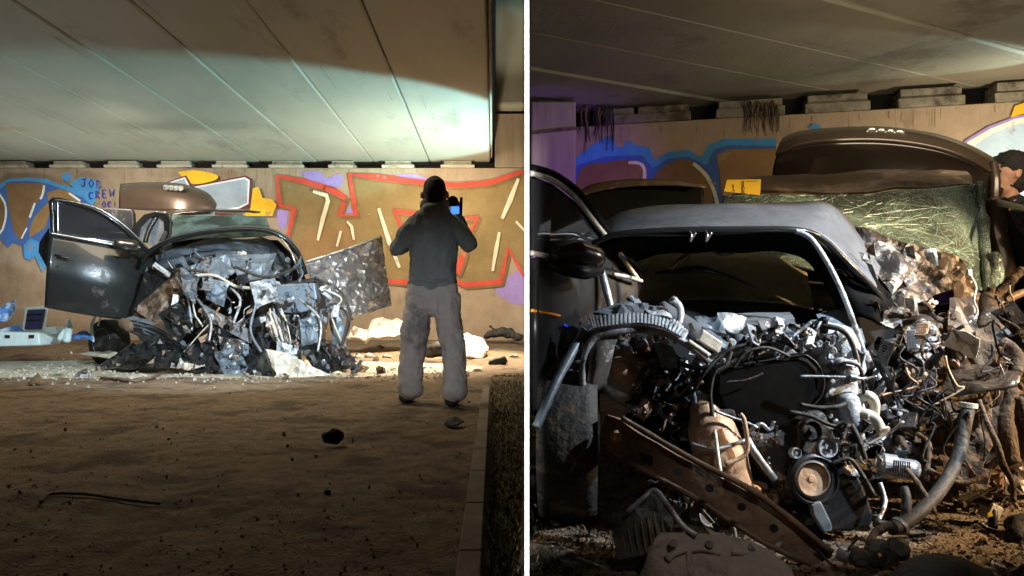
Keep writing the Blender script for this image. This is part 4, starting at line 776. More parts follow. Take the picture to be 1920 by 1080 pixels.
WR.fill('graffiti_blue', z1([(110, 720), (130, 640), (200, 600), (250, 560), (300, 530), (330, 530), (340, 570), (370, 570), (385, 540), (410, 560), (470, 570), (490, 620), (540, 590), (620, 578), (670, 610), (700, 560), (760, 536), (960, 536), (960, 1100), (60, 1100)]), 'g_sky', 0)
WR.fill('graffiti_blue', z1([(160, 720), (190, 640), (300, 605), (440, 600), (485, 650), (540, 615), (620, 606), (690, 640), (720, 580), (770, 562), (960, 565), (960, 1100), (60, 1100)]), 'g_blue', 0)
WR.fill('graffiti_letter', z1([(180, 740), (210, 650), (300, 628), (400, 622), (450, 660), (455, 740), (300, 900), (150, 900)]), 'g_brown', 1)
WR.fill('graffiti_letter', z1([(470, 760), (490, 680), (550, 630), (630, 622), (690, 680), (715, 780), (700, 960), (500, 960)]), 'g_brown', 1)
WR.fill('graffiti_letter', z1([(730, 600), (780, 578), (1000, 575), (960, 800), (900, 900), (760, 900), (745, 700)]), 'g_orange', 0)
WR.line('graffiti_stroke', z1([(388, 630), (430, 632), (450, 655), (450, 700)]), 6, 'g_cream')
WR.line('graffiti_stroke', z1([(640, 632), (690, 680), (720, 740), (735, 800)]), 7, 'g_cream')
WR.fill('graffiti_sky', z1([(1085, 495), (1110, 478), (1135, 492), (1120, 505)]), 'g_sky', 1)
WR.fill('graffiti_maroon', z1([(1690, 545), (1780, 490), (1880, 452), (1960, 436), (2100, 440), (2100, 900), (1690, 900)]), 'g_purple', 0)
WR.fill('graffiti_white', z1([(1700, 550), (1790, 498), (1880, 462), (1960, 446), (2100, 450), (2100, 900), (1700, 900)]), 'g_white', 0)
WR.fill('graffiti_ice', z1([(1735, 560), (1800, 518), (1880, 486), (1960, 470), (2100, 480), (2100, 900), (1720, 900)]), 'g_ice', 0)
WR.fill('graffiti_yellow', z1([(1868, 455), (1885, 410), (1930, 395), (2000, 390), (2000, 425), (1920, 440)]), 'g_yellow', 0)
def vine(n, x0, x1, y0, y1, seed, par):
    q = random.Random(seed)
    for i in range(n):
        x = q.uniform(x0, x1); y = q.uniform(y0 - 8, y0 + 8); l = q.uniform(.3, 1) * (y1 - y0)
        pts = [WR.at(x + q.uniform(-4, 4) * (k > 0), y + l * k / 3, .03 + .02 * q.random()) for k in range(4)]
        tube('vine', pts, [.008, .003], 'rubber' if i % 3 else 'g_brown', par, seg=4, n=8)
vn = thing('dry_vine', 'dark dry vines hanging over the wall top right of the purple pier', 'vine', WO + WD * 1.9)
vine(34, 1086, 1150, 205, 290, 3, vn)
vn2 = thing('dry_vine', 'brown dry growth hanging over the wall top above the yellow marker', 'vine', WO + WD * .4)
vine(30, 1395, 1460, 195, 262, 5, vn2)

cr = thing('wrecked_car', 'brown sedan wreck seen close up with its engine laid bare and windscreen shattered', 'car', (P(1450, 0, 3.3).x, 3.3, 0))
C = cr
def PB(l, dx=0): return PL(l)
# --- cabin shell
patch('roof', [PL([(1350, 364, 4.0), (1460, 362, 3.95), (1600, 361, 3.95), (1720, 354, 3.95), (1822, 346, 3.98)]), PL([(1375, 345, 4.05), (1470, 346, 4.02), (1600, 334, 4.02), (1720, 330, 4.02), (1818, 330, 4.05)]), PL([(1405, 336, 4.3), (1480, 334, 4.3), (1600, 327, 4.3), (1700, 322, 4.3), (1812, 321, 4.3)]), PL([(1420, 340, 4.55), (1480, 338, 4.55), (1600, 334, 4.55), (1700, 332, 4.55), (1800, 331, 4.55)])], 'paint_dirty', C, 26, 12, solid=.015, amp=.022, fr=5, seed=4, smooth=False)
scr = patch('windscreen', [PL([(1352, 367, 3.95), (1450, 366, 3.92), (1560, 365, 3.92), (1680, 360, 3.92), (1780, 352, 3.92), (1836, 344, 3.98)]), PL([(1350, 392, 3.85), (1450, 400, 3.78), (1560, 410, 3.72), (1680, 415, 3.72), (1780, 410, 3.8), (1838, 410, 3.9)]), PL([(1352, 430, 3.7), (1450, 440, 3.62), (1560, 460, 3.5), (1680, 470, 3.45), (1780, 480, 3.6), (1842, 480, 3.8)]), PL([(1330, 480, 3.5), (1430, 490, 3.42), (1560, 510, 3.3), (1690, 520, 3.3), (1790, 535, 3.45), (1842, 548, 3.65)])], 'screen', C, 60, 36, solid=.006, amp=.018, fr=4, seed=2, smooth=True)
sv = [v.co.copy() for v in scr.data.vertices]; q = random.Random(77); vs = []; fs = []
hubs = [(44, 8), (50, 22), (34, 14), (55, 12), (24, 10), (40, 26)]
def crack(i, j, di, dj, n, w_):
    pts = []
    for _ in range(n):
        a_, b_ = int(i), int(j)
        if not (0 <= a_ < 60 and 0 <= b_ < 36): break
        fx, fy = i - a_, j - b_; p = sv[a_ * 37 + b_].lerp(sv[(a_ + 1) * 37 + b_], fx).lerp(sv[a_ * 37 + b_ + 1].lerp(sv[(a_ + 1) * 37 + b_ + 1], fx), fy)
        pts.append(p + Vector((0, -.008, 0))); i += di + q.uniform(-.35, .35); j += dj + q.uniform(-.3, .3)
    for t in range(len(pts) - 1):
        d = (pts[t + 1] - pts[t]).normalized(); nn = d.cross(Vector((0, 1, 0))) * w_ * q.uniform(.4, 1.3); k = len(vs)
        vs.extend([pts[t] - nn, pts[t] + nn, pts[t + 1] + nn, pts[t + 1] - nn]); fs.append((k, k + 1, k + 2, k + 3))
for hx, hy in hubs:
    for k in range(15):
        a_ = k / 15 * 6.283 + q.uniform(-.1, .1); crack(hx, hy, math.cos(a_) * 1.2, math.sin(a_) * .9, q.randint(4, 15), .0009)
for k in range(620):
    i = 60 * q.random() ** .7; a_ = q.gauss(-.5, .8); crack(i, q.uniform(0, 36), math.cos(a_) * .7, math.sin(a_) * .6, q.randint(2, 5), .0008)
link('glass_cracks', me_from(vs, fs), mat('white_glass_edges', (.46, .70, .64), .3, 0, .1, 20, 0), scr, kind='stuff')
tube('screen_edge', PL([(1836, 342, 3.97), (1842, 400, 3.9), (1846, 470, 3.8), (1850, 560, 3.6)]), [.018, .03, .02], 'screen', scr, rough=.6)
patch('dashboard', [PL([(1180, 480, 3.7), (1300, 470, 3.75), (1420, 478, 3.75), (1600, 500, 3.7)]), PL([(1200, 520, 3.4), (1290, 505, 3.4), (1420, 515, 3.4), (1600, 530, 3.4)]), PL([(1200, 575, 3.2), (1290, 565, 3.2), (1420, 570, 3.2), (1600, 590, 3.2)])], 'inter', C, 16, 10, solid=.03, amp=.02)
prism('cabin_floor', PL([(1200, 640, 3.2), (1820, 640, 3.2), (1820, 700, 3.2), (1200, 700, 3.2)]), (0, 1.9, 0), 'black', C, 0)
prism('firewall', PL([(1165, 575, 3.15), (1300, 566, 3.15), (1640, 590, 3.15), (1840, 560, 3.2), (1860, 800, 3.2), (1780, 860, 3.2), (1180, 860, 3.15)]), (0, .04, 0), 'black', C, 0)
for x in (1290, 1620): blob('seat', [[(P(x, 560, 4.1), .16), (P(x, 440, 4.2), .15), (P(x, 400, 4.22), .08)]], 'inter', C, vox=.03)
patch('lower_windscreen', [PL([(1225, 478, 3.45), (1330, 474, 3.42), (1440, 480, 3.4), (1510, 500, 3.38)]), PL([(1205, 530, 3.3), (1320, 520, 3.26), (1440, 530, 3.24), (1520, 545, 3.2)]), PL([(1195, 565, 3.2), (1320, 562, 3.15), (1440, 566, 3.12), (1525, 580, 3.1)])], mat('dusty_glass', (.16, .145, .085), .35, 0, .35, 4, .2, (.36, .33, .2), .35), C, 14, 8)
tube('wiper_arm', PL([(1228, 512, 3.12), (1270, 508, 3.1), (1312, 505, 3.08), (1360, 516, 3.08), (1420, 540, 3.05)]), [.006, .012, .016, .008, .006], 'plastic', C)
tube('trim_strip', PL([(1258, 505, 3.1), (1276, 488, 3.12), (1290, 478, 3.15)]), .014, 'tan', C)
# pillars at the right
tube('pillar', PL([(1866, 378, 4.05), (1868, 440, 4.0), (1882, 500, 3.9), (1875, 560, 3.8)]), [.07, .055, .06, .05], 'paint', C, rough=.15)
patch('side_frame', [PL([(1868, 372, 3.9), (1890, 378, 3.8), (1925, 386, 3.7), (1990, 400, 3.5)]), PL([(1870, 386, 3.9), (1890, 390, 3.8), (1925, 396, 3.7), (1990, 412, 3.5)])], 'cream', C, 8, 2)
prism('side_window', PL([(1888, 394, 3.95), (1990, 405, 3.7), (1990, 560, 3.7), (1900, 520, 3.95)]), (0, .01, 0), 'tint', C, 0)
prism('rear_quarter', PL([(1840, 430, 4.1), (1990, 430, 4.1), (1990, 700, 4.1), (1840, 700, 4.1)]), (0, .5, 0), 'paint_dark', C, .03)
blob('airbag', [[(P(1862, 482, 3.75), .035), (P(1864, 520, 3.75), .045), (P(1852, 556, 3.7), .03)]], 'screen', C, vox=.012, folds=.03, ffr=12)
# --- trunk lid
lidm = patch('trunk_lid', [PL([(1470, 262, 4.9), (1500, 250, 4.9), (1570, 243, 4.9), (1660, 242, 4.9), (1750, 254, 4.9), (1815, 275, 4.9), (1862, 300, 4.9)]), PL([(1463, 272, 4.78), (1500, 258, 4.75), (1570, 249, 4.72), (1660, 249, 4.7), (1750, 261, 4.72), (1815, 284, 4.75), (1866, 314, 4.8)]), PL([(1455, 292, 4.7), (1500, 274, 4.66), (1570, 265, 4.62), (1660, 265, 4.62), (1750, 278, 4.64), (1815, 300, 4.68), (1862, 328, 4.75)])], 'paint', C, 36, 10, solid=.03)
patch('lid_panel', [PL([(1455, 294, 4.69), (1500, 277, 4.65), (1570, 268, 4.61), (1660, 268, 4.61), (1750, 281, 4.63), (1815, 303, 4.67), (1860, 330, 4.74)]), PL([(1450, 315, 4.72), (1500, 305, 4.70), (1570, 300, 4.68), (1660, 300, 4.68), (1750, 308, 4.70), (1815, 322, 4.72), (1862, 350, 4.76)]), PL([(1447, 345, 4.78), (1500, 345, 4.76), (1570, 345, 4.76), (1660, 345, 4.76), (1750, 350, 4.76), (1815, 370, 4.76), (1858, 400, 4.78)])], mat('gloss_dark_paint', (.03, .021, .016), .2, .3, .1, 6, 0, coat=.6), lidm, 36, 8, solid=.01)
tube('lid_edge', PL([(1863, 304, 4.74), (1866, 340, 4.72), (1864, 405, 4.72)]), [.022, .03, .025], 'paint', lidm)
for i in range(4): lathe('ring_emblem', P(1637 + i * 17, 251 + i * 1.5, 4.66), (0, 1, -.45), [(.034, 0), (.041, -.006), (.041, .006), (.034, .010), (.034, 0)], 'chrome', lidm, 22)
# --- hood tent
HR = patch('hood', [PL([(1122, 430, 3.3), (1170, 398, 3.35), (1260, 385, 3.4), (1360, 384, 3.4), (1470, 382, 3.4), (1552, 384, 3.35), (1612, 432, 3.25), (1652, 500, 3.15)]), PL([(1116, 450, 3.1), (1165, 424, 3.12), (1260, 400, 3.15), (1370, 388, 3.15), (1480, 384, 3.15), (1553, 388, 3.12), (1608, 446, 3.05), (1648, 505, 3.0)]), PL([(1110, 462, 2.86), (1160, 438, 2.84), (1255, 430, 2.82), (1370, 428, 2.8), (1490, 429, 2.8), (1543, 446, 2.82), (1592, 492, 2.84), (1640, 540, 2.88)])], 'paint_grey', C, 60, 14, solid=.008, amp=.014, fr=3.4)
tube('hood_rim', PL([(1118, 572, 2.9), (1108, 530, 2.87), (1107, 480, 2.84), (1116, 456, 2.82), (1160, 439, 2.8), (1255, 432, 2.78), (1370, 430, 2.77), (1490, 431, 2.77), (1542, 448, 2.8), (1590, 494, 2.82), (1638, 542, 2.86), (1664, 580, 2.9)]), .012, 'paint_dark', HR, n=80)
patch('hood_inner', [PL([(1112, 466, 2.86), (1165, 444, 2.84), (1255, 436, 2.82), (1370, 434, 2.81), (1490, 436, 2.81), (1550, 468, 2.84), (1600, 520, 2.86)]), PL([(1118, 520, 2.9), (1170, 484, 2.95), (1255, 462, 2.98), (1370, 458, 2.98), (1480, 462, 2.98), (1540, 490, 2.98), (1590, 560, 2.95)]), PL([(1130, 560, 2.95), (1172, 495, 3.05), (1255, 474, 3.1), (1360, 472, 3.1), (1470, 474, 3.1), (1530, 500, 3.1), (1580, 590, 3.0)])], 'cover', HR, 30, 8, solid=.01, amp=.02)
patch('hood_flap', [PL([(1565, 455, 2.95), (1612, 480, 2.95), (1650, 525, 2.95), (1672, 560, 2.95)]), PL([(1545, 500, 2.9), (1590, 520, 2.86), (1640, 550, 2.86), (1668, 580, 2.9)]), PL([(1560, 560, 2.95), (1600, 590, 2.88), (1640, 606, 2.88), (1660, 604, 2.92)])], 'cover', HR, 18, 12, solid=.012, amp=.03, fr=9)
for x in (1296, 1326): tube('hood_hook', PL([(x - 4, 434, 2.76), (x, 440, 2.74), (x - 2, 452, 2.74), (x + 8, 436, 2.74)]), .005, 'chrome', HR, seg=6)
tube('hood_catch', PL([(1338, 468, 2.95), (1352, 474, 2.93), (1372, 472, 2.95)]), .012, 'plastic', HR)
tube('gas_strut', PL([(1492, 433, 2.72), (1520, 447, 2.70), (1550, 490, 2.68), (1580, 550, 2.66), (1606, 620, 2.65), (1624, 672, 2.65)]), [.010, .010, .009], 'alu', C, n=50)
tube('strut_end', PL([(1620, 660, 2.65), (1631, 690, 2.65)]), .016, 'steel', C)
tube('hinge_post', PL([(1128, 508, 2.8), (1136, 540, 2.78), (1147, 582, 2.76)]), [.013, .016, .012], 'steel', C)
# --- left side: door, mirror, rear door
dR = patch('front_door', [PL([(1000, 484, 2.5), (1030, 486, 2.6), (1120, 500, 2.85), (1190, 520, 3.0)]), PL([(1000, 560, 2.44), (1030, 562, 2.55), (1120, 570, 2.82), (1190, 580, 3.0)]), PL([(1001, 640, 2.42), (1030, 642, 2.55), (1110, 650, 2.82), (1180, 655, 3.0)]), PL([(1002, 780, 2.6), (1030, 770, 2.66), (1100, 740, 2.88), (1170, 730, 3.0)])], 'paint_black', C, 16, 16, solid=.03)
tube('window_frame', PL([(997, 318, 2.52), (1040, 332, 2.62), (1085, 366, 2.74), (1125, 418, 2.84), (1165, 470, 2.93), (1200, 520, 3.0)]), [.020, .020], 'cover', dR, n=40)
tube('chrome_strip', PL([(996, 325, 2.49), (1036, 338, 2.59), (1078, 370, 2.71), (1116, 418, 2.81), (1155, 466, 2.9), (1196, 524, 2.97)]), [.010, .010], 'cream', dR, n=40)
tube('chrome_strip', PL([(996, 474, 2.46), (1026, 480, 2.54)]), .009, 'cream', dR)
tube('chrome_strip', PL([(1150, 514, 2.86), (1180, 520, 2.9), (1203, 527, 2.95)]), .008, 'cream', dR)
prism('window_glass', PL([(997, 330, 2.53), (1036, 345, 2.62), (1078, 378, 2.74), (1116, 425, 2.84), (1160, 485, 2.95), (1180, 520, 3.0), (1030, 486, 2.62), (997, 478, 2.53)]), (0, .008, 0), 'tint', dR, 0)
tube('painted_reflection', PL([(997, 582, 2.40), (1020, 586, 2.46), (1050, 592, 2.54)]), [.006, .004], 'amber', dR, seg=6)  # lamp reflection on the door trim, painted as an amber strip
tube('painted_reflection', PL([(1056, 610, 2.56), (1092, 617, 2.66)]), [.006, .003], 'bluestrip', dR, seg=6)  # second lamp reflection, painted as a blue strip
mr = blob('mirror', [[(P(1050, 480, 2.55), .038), (P(1085, 476, 2.56), .046), (P(1112, 484, 2.58), .045)], [(P(1035, 488, 2.55), .018), (P(1050, 484, 2.55), .03)]], 'paint', dR, vox=.008)
tube('mirror_base', PL([(1030, 494, 2.53), (1060, 505, 2.52), (1095, 510, 2.53), (1125, 506, 2.62)]), [.016, .024, .026, .02], 'plastic', dR, rib=.04, n=40)
prism('rear_door', PL([(1085, 372, 3.9), (1105, 348, 3.9), (1180, 338, 3.9), (1260, 340, 3.9), (1322, 348, 3.9), (1320, 520, 3.9), (1100, 520, 3.9)]), (0, .08, 0), 'cover', C, .02)
patch('rear_door_lit_strip', [PL([(1083, 366, 3.86), (1108, 346, 3.86), (1180, 336, 3.86), (1260, 338, 3.86), (1323, 347, 3.86)]), PL([(1082, 378, 3.84), (1106, 362, 3.84), (1180, 350, 3.84), (1260, 348, 3.84), (1324, 352, 3.84)])], 'paint_dirty', C, 14, 3)  # lit top of the rear door, its light put into paler paint
tube('cross_strut', PL([(1006, 800, 2.35), (1040, 722, 2.42), (1084, 640, 2.5), (1098, 618, 2.5)]), [.016, .016], 'slate', C, rough=.2)
# headlamp shell at the left
hl = blob('headlamp', [[(P(1120, 650, 2.62), .045), (P(1130, 700, 2.6), .055), (P(1165, 730, 2.6), .05)], [(P(1190, 690, 2.66), .06), (P(1215, 665, 2.66), .04)]], 'lamp_glass', C, vox=.009, folds=.02, ffr=14)
patch('lamp_lens', [PL([(1098, 622, 2.52), (1130, 610, 2.5), (1180, 605, 2.5)]), PL([(1088, 680, 2.5), (1118, 668, 2.46), (1150, 650, 2.48)]), PL([(1086, 735, 2.54), (1112, 735, 2.5), (1140, 725, 2.52)])], 'foil', hl, 10, 8, solid=.004, amp=.015)
lathe('lamp_reflector', P(1165, 690, 2.56), (-.3, -1, .1), [(.02, .05), (.035, .03), (.06, 0), (.066, -.01), (.066, .0)], 'tan', hl, 24)
tube('lamp_frame', PL([(1098, 760, 2.5), (1092, 700, 2.48), (1108, 640, 2.48), (1150, 622, 2.47), (1220, 618, 2.47), (1280, 640, 2.46), (1330, 680, 2.45)]), [.010, .016, .012], 'steel', C, n=50)
# ribbed slam panel arcs
def ribbed(name, rows, m, par, nu, h):
    """panel with raised ribs as one mesh"""
    a = [curve(r_, nu * 4) for r_ in rows]; vs = []; fs = []; n = len(a[0])
    for i in range(n):
        u = h if (i % 4) in (1, 2) else 0
        vs += [a[0][i] + Vector((0, -u, u)), a[1][i] + Vector((0, -u, u))]
    for i in range(n - 1): fs.append((2 * i, 2 * i + 1, 2 * i + 3, 2 * i + 2))
    return link(name, me_from(vs, fs), m, par, solid=.004)
ribbed('ribbed_panel', [PL([(1105, 596, 2.48), (1150, 592, 2.47), (1200, 590, 2.47), (1245, 600, 2.46), (1290, 622, 2.45)]), PL([(1112, 618, 2.46), (1150, 612, 2.45), (1200, 608, 2.45), (1242, 616, 2.44), (1278, 634, 2.43)])], 'alu', C, 26, .005)
ribbed('ribbed_panel', [PL([(1248, 592, 2.52), (1270, 606, 2.51), (1290, 625, 2.5)]), PL([(1240, 612, 2.5), (1262, 628, 2.48), (1280, 645, 2.47)])], 'alu', C, 9, .006)
plate('front_carrier', PL([(1112, 590, 2.55), (1150, 575, 2.6), (1185, 570, 2.6), (1240, 585, 2.55), (1235, 600, 2.5), (1160, 598, 2.5)]), 'slate', C, .01, .05, .03, 9, 3)
plate('slam_panel', PL([(1236, 568, 2.6), (1246, 566, 2.6), (1300, 600, 2.55), (1365, 645, 2.5), (1362, 656, 2.48), (1300, 640, 2.5), (1255, 600, 2.55)]), 'paint_grey', C, .012, .06, .01, 6, 5, smooth=True)
for k, (q, m) in enumerate((([(1150, 580, 2.56), (1180, 566, 2.6), (1215, 572, 2.58), (1205, 590, 2.52), (1160, 596, 2.5)], 'paint_grey'), ([(1205, 572, 2.56), (1250, 578, 2.56), (1262, 596, 2.5), (1220, 592, 2.5)], 'alu'), ([(1300, 595, 2.6), (1350, 600, 2.6), (1362, 624, 2.52), (1320, 616, 2.52)], 'slate'), ([(1345, 585, 2.7), (1400, 596, 2.7), (1390, 622, 2.6), (1350, 615, 2.6)], 'alu'),
        ([(1100, 620, 2.5), (1130, 600, 2.5), (1150, 640, 2.48), (1120, 660, 2.48)], 'slate'), ([(1180, 640, 2.56), (1230, 632, 2.56), (1240, 665, 2.52), (1195, 672, 2.52)], 'plastic'), ([(1225, 640, 2.5), (1262, 650, 2.5), (1272, 690, 2.48), (1240, 690, 2.48)], 'slate'), ([(1420, 600, 2.72), (1490, 604, 2.72), (1480, 632, 2.64), (1430, 628, 2.64)], 'paint_grey'))):
    plate('crumpled_sheet', PL(q), m, C, .004, .03, .03, 14, 60 + k)
obox('sensor_box', P(1330, 640, 2.46), (.035, .008, -.022), (0, .02, 0), (.008, 0, .018), 'cream', C, .004)
tube('cross_tube', PL([(1290, 640, 2.44), (1330, 668, 2.42)]), .01, 'cream', C)
plate('scuttle_panel', PL([(1350, 592, 2.9), (1480, 586, 2.9), (1490, 600, 2.8), (1360, 606, 2.8)]), 'slate', C, .01, .07, .02, 6, 6)
plate('heat_shield', PL([(1362, 606, 2.75), (1420, 606, 2.75), (1500, 612, 2.75), (1470, 640, 2.65), (1384, 645, 2.65)]), 'paint_grey', C, .008, .05, .025, 6, 7, smooth=True)
plate('bulkhead_mat', PL([(1530, 590, 2.95), (1600, 575, 2.95), (1622, 640, 2.85), (1618, 760, 2.8), (1580, 760, 2.8), (1560, 650, 2.85)]), 'slate', C, .008, .05, .02, 6, 8)
# --- engine
E = prism('engine', PL([(1350, 690, 2.55), (1400, 650, 2.6), (1500, 620, 2.65), (1600, 630, 2.65), (1625, 720, 2.6), (1612, 860, 2.55), (1600, 960, 2.5), (1480, 960, 2.5), (1410, 860, 2.5)]), (0, .42, .0), 'plastic', C, .03, kind=None)
prism('timing_cover', PL([(1343, 704), (1362, 690), (1420, 680), (1498, 668), (1516, 672), (1534, 690), (1541, 715), (1536, 742), (1512, 770), (1490, 786), (1478, 798), (1452, 808), (1425, 802), (1385, 790), (1356, 768), (1342, 738)], 2.47), (0, .09, 0), 'cover', E, .012)
tube('cover_edge', PL([(1345, 702, 2.46), (1366, 688, 2.46), (1430, 677, 2.46), (1500, 666, 2.46), (1520, 671, 2.46), (1538, 690, 2.46), (1545, 716, 2.46), (1538, 745, 2.46), (1505, 778, 2.46)]), .0025, 'plastic', E, n=50)
prism('block_front', PL([(1398, 800), (1432, 812), (1478, 800), (1512, 775), (1545, 770), (1575, 800), (1590, 860), (1580, 925), (1530, 950), (1480, 935), (1440, 895), (1400, 850)], 2.475), (0, .12, 0), 'iron', E, .02)
prism('pump_housing', PL([(1496, 790), (1530, 780), (1566, 800), (1575, 850), (1545, 870), (1500, 850)], 2.45), (0, .05, 0), 'iron', E, .012)
prism('side_casting', PL([(1545, 700), (1590, 690), (1612, 720), (1610, 790), (1600, 850), (1572, 862), (1550, 800), (1548, 750)], 2.5), (0, .14, 0), 'alu', E, .014)
for k in range(5): tube('casting_rib', PL([(1552 + k * 2, 712 + k * 30, 2.492), (1604, 706 + k * 30, 2.492)]), .005, 'alu', E, seg=6)
for x, y in ((1560, 715), (1600, 712), (1566, 790), (1602, 800), (1585, 845), (1420, 818), (1412, 850), (1450, 895), (1492, 925), (1556, 780)): lathe('bolt_head', P(x, y, 2.462), (0, -1, 0), [(.009, 0), (.009, .006), (.006, .009)], 'steel', E, 6)
prism('valve_cover', PL([(1400, 672), (1440, 640), (1520, 612), (1590, 632), (1604, 668), (1560, 680), (1500, 664), (1420, 676)], 2.58), (0, .16, 0), 'alu', E, .02)
for k in range(4): lathe('injector', P(1430 + k * 38, 652 - k * 9, 2.56), (0, -.3, 1), [(.014, 0), (.016, .02), (.010, .03), (.010, .05)], 'plastic', E, 12)
def pulley(x, y, Y, r_, m='alu', lab=None, d=(.08, -1, .05)):
    p = lathe('pulley', P(x, y, Y), d, [(r_ * .9, 0), (r_, .006), (r_, .02), (r_ * .93, .026), (r_ * .8, .026), (r_ * .74, .018), (r_ * .3, .018), (r_ * .26, .026)], m, E, 34); return p
pulley(1516, 806, 2.43, .038, 'rubber'); pulley(1546, 838, 2.42, .034); pulley(1487, 848, 2.43, .018); pulley(1470, 880, 2.45, .02, 'rubber')
cp = lathe('crank_pulley', P(1520, 897, 2.42), (.06, -1, .06), [(.078, 0), (.082, .006), (.082, .028), (.074, .034), (.070, .028), (.064, .026), (.062, .032), (.056, .032), (.054, .014)], 'plastic', E, 48)
lathe('pulley_ring', P(1520, 897, 2.40), (.06, -1, .06), [(.056, 0), (.059, .004), (.059, .014), (.053, .016), (.051, .004)], 'chrome', cp, 48)
lathe('pulley_face', P(1520, 897, 2.40), (.06, -1, .06), [(.052, 0), (.051, .005), (.012, .006), (.010, .009)], 'tan', cp, 40)
prism('sump', PL([(1530, 930), (1562, 900), (1605, 880), (1622, 915), (1640, 965), (1634, 990), (1600, 996), (1555, 1000), (1535, 970)], 2.40), (0, .3, 0), 'plastic', E, .012)
prism('sump_guard', PL([(1520, 945), (1540, 940), (1562, 985), (1560, 998), (1545, 1000), (1525, 968)], 2.38), (0, .03, 0), 'slate', E, .006)
blob('cylinder_head', [[(P(1535, 625, 2.62), .05), (P(1570, 640, 2.60), .06), (P(1598, 690, 2.58), .045)], [(P(1560, 680, 2.58), .05), (P(1575, 730, 2.56), .06), (P(1590, 775, 2.55), .055)]], 'alu', E, vox=.010, folds=.02, ffr=14)
blob('turbo_housing', [[(P(1578, 688, 2.50), .032), (P(1600, 700, 2.50), .03)], [(P(1590, 755, 2.48), .04), (P(1600, 790, 2.47), .034)]], 'alu', E, vox=.008, folds=.012, ffr=18)
tube('coolant_pipe', PL([(1606, 770, 2.5), (1612, 748, 2.48), (1628, 742, 2.46), (1640, 756, 2.46), (1638, 782, 2.47), (1630, 800, 2.5)]), .017, 'cream', E, n=40)
tube('coolant_pipe', PL([(1598, 780, 2.48), (1620, 776, 2.45), (1640, 785, 2.44), (1652, 806, 2.44)]), .018, 'cream', E, n=30)
lathe('pipe_flange', P(1653, 808, 2.43), (.3, -.6, -.6), [(.016, 0), (.026, .002), (.026, .008), (.016, .01)], 'cream', E, 20)
tube('coolant_pipe', PL([(1608, 800, 2.5), (1616, 830, 2.5), (1612, 860, 2.5)]), .015, 'alu', E)
cat_ = blob('exhaust_converter', [[(P(1320, 770, 2.52), .05), (P(1335, 810, 2.48), .080), (P(1352, 860, 2.46), .088), (P(1372, 905, 2.46), .070), (P(1378, 925, 2.47), .045)], [(P(1395, 920, 2.5), .04), (P(1440, 930, 2.55), .045)]], 'tan', C, vox=.010)
tube('band_clamp', PL([(1296, 832, 2.42), (1340, 842, 2.375), (1385, 830, 2.39), (1404, 822, 2.43)]), .006, 'steel', cat_, n=20)
tube('handle_bracket', PL([(1360, 870, 2.36), (1390, 858, 2.36), (1402, 840, 2.36), (1396, 790, 2.37), (1388, 776, 2.38)]), .007, 'tan', cat_)
obox('pipe_sleeve', P(1352, 776, 2.47), (.04, 0, .004), (0, .03, 0), (-.004, 0, .014), 'iron', cat_, .008)
# hoses and cables you can follow one by one
for pts, r_, m in (
    ([(1338, 760, 2.44), (1340, 800, 2.42), (1346, 850, 2.34), (1352, 890, 2.30), (1364, 940, 2.26), (1376, 990, 2.22), (1381, 1022, 2.2)], .006, 'cream'),
    ([(1500, 706, 2.42), (1540, 706, 2.41), (1590, 708, 2.40), (1604, 710, 2.40)], .005, 'steel'),
    ([(1592, 706, 2.39), (1606, 709, 2.39)], .010, 'steel'), ([(1604, 709, 2.39), (1624, 710, 2.39), (1643, 706, 2.39)], .005, 'chrome'),
    ([(1500, 758, 2.40), (1535, 764, 2.40), (1570, 762, 2.40), (1584, 756, 2.42)], .007, 'rubber'),
    ([(1480, 772, 2.40), (1520, 780, 2.39), (1560, 798, 2.38), (1596, 798, 2.40)], .007, 'rubber'),
    ([(1596, 796, 2.40), (1610, 825, 2.38), (1622, 860, 2.38)], .009, 'rubber'),
    ([(1398, 815, 2.42), (1425, 795, 2.41), (1442, 806, 2.42), (1452, 790, 2.42)], .007, 'steel'),
    ([(1400, 822, 2.42), (1420, 855, 2.40), (1452, 898, 2.42)], .012, 'steel'),
    ([(1300, 735, 2.5), (1320, 700, 2.46), (1350, 668, 2.46), (1380, 650, 2.46), (1460, 640, 2.48), (1500, 660, 2.48)], .006, 'rubber'),
    ([(1338, 800, 2.44), (1332, 740, 2.43), (1340, 700, 2.43), (1360, 685, 2.43), (1372, 660, 2.44)], .006, 'rubber'),
    ([(1375, 690, 2.46), (1400, 660, 2.45), (1440, 652, 2.45), (1480, 668, 2.46)], .005, 'hose'),
    ([(1400, 676, 2.45), (1430, 625, 2.46), (1460, 620, 2.47), (1490, 650, 2.47)], .006, 'plastic'),
    ([(1300, 690, 2.48), (1260, 680, 2.5), (1210, 690, 2.5), (1190, 730, 2.52)], .008, 'rubber'),
    ([(1475, 640, 2.48), (1500, 620, 2.5), (1520, 605, 2.5)], .006, 'steel'),
    ([(1340, 770, 2.40), (1370, 782, 2.40), (1400, 792, 2.40), (1420, 802, 2.40)], .005, 'steel'),
    ([(1430, 700, 2.44), (1400, 712, 2.44), (1360, 716, 2.44)], .003, 'rubber'),
    ([(1560, 870, 2.39), (1590, 860, 2.38), (1610, 880, 2.38), (1640, 930, 2.38)], .007, 'rubber'),
    ([(1570, 690, 2.45), (1585, 680, 2.44), (1612, 690, 2.44), (1620, 740, 2.46)], .006, 'plastic'),
    ([(1540, 610, 2.55), (1580, 620, 2.53), (1600, 650, 2.52), (1612, 700, 2.5)], .010, 'plastic')):
    tube('hose', PL(pts), r_, m, C, seg=8, rough=.15)
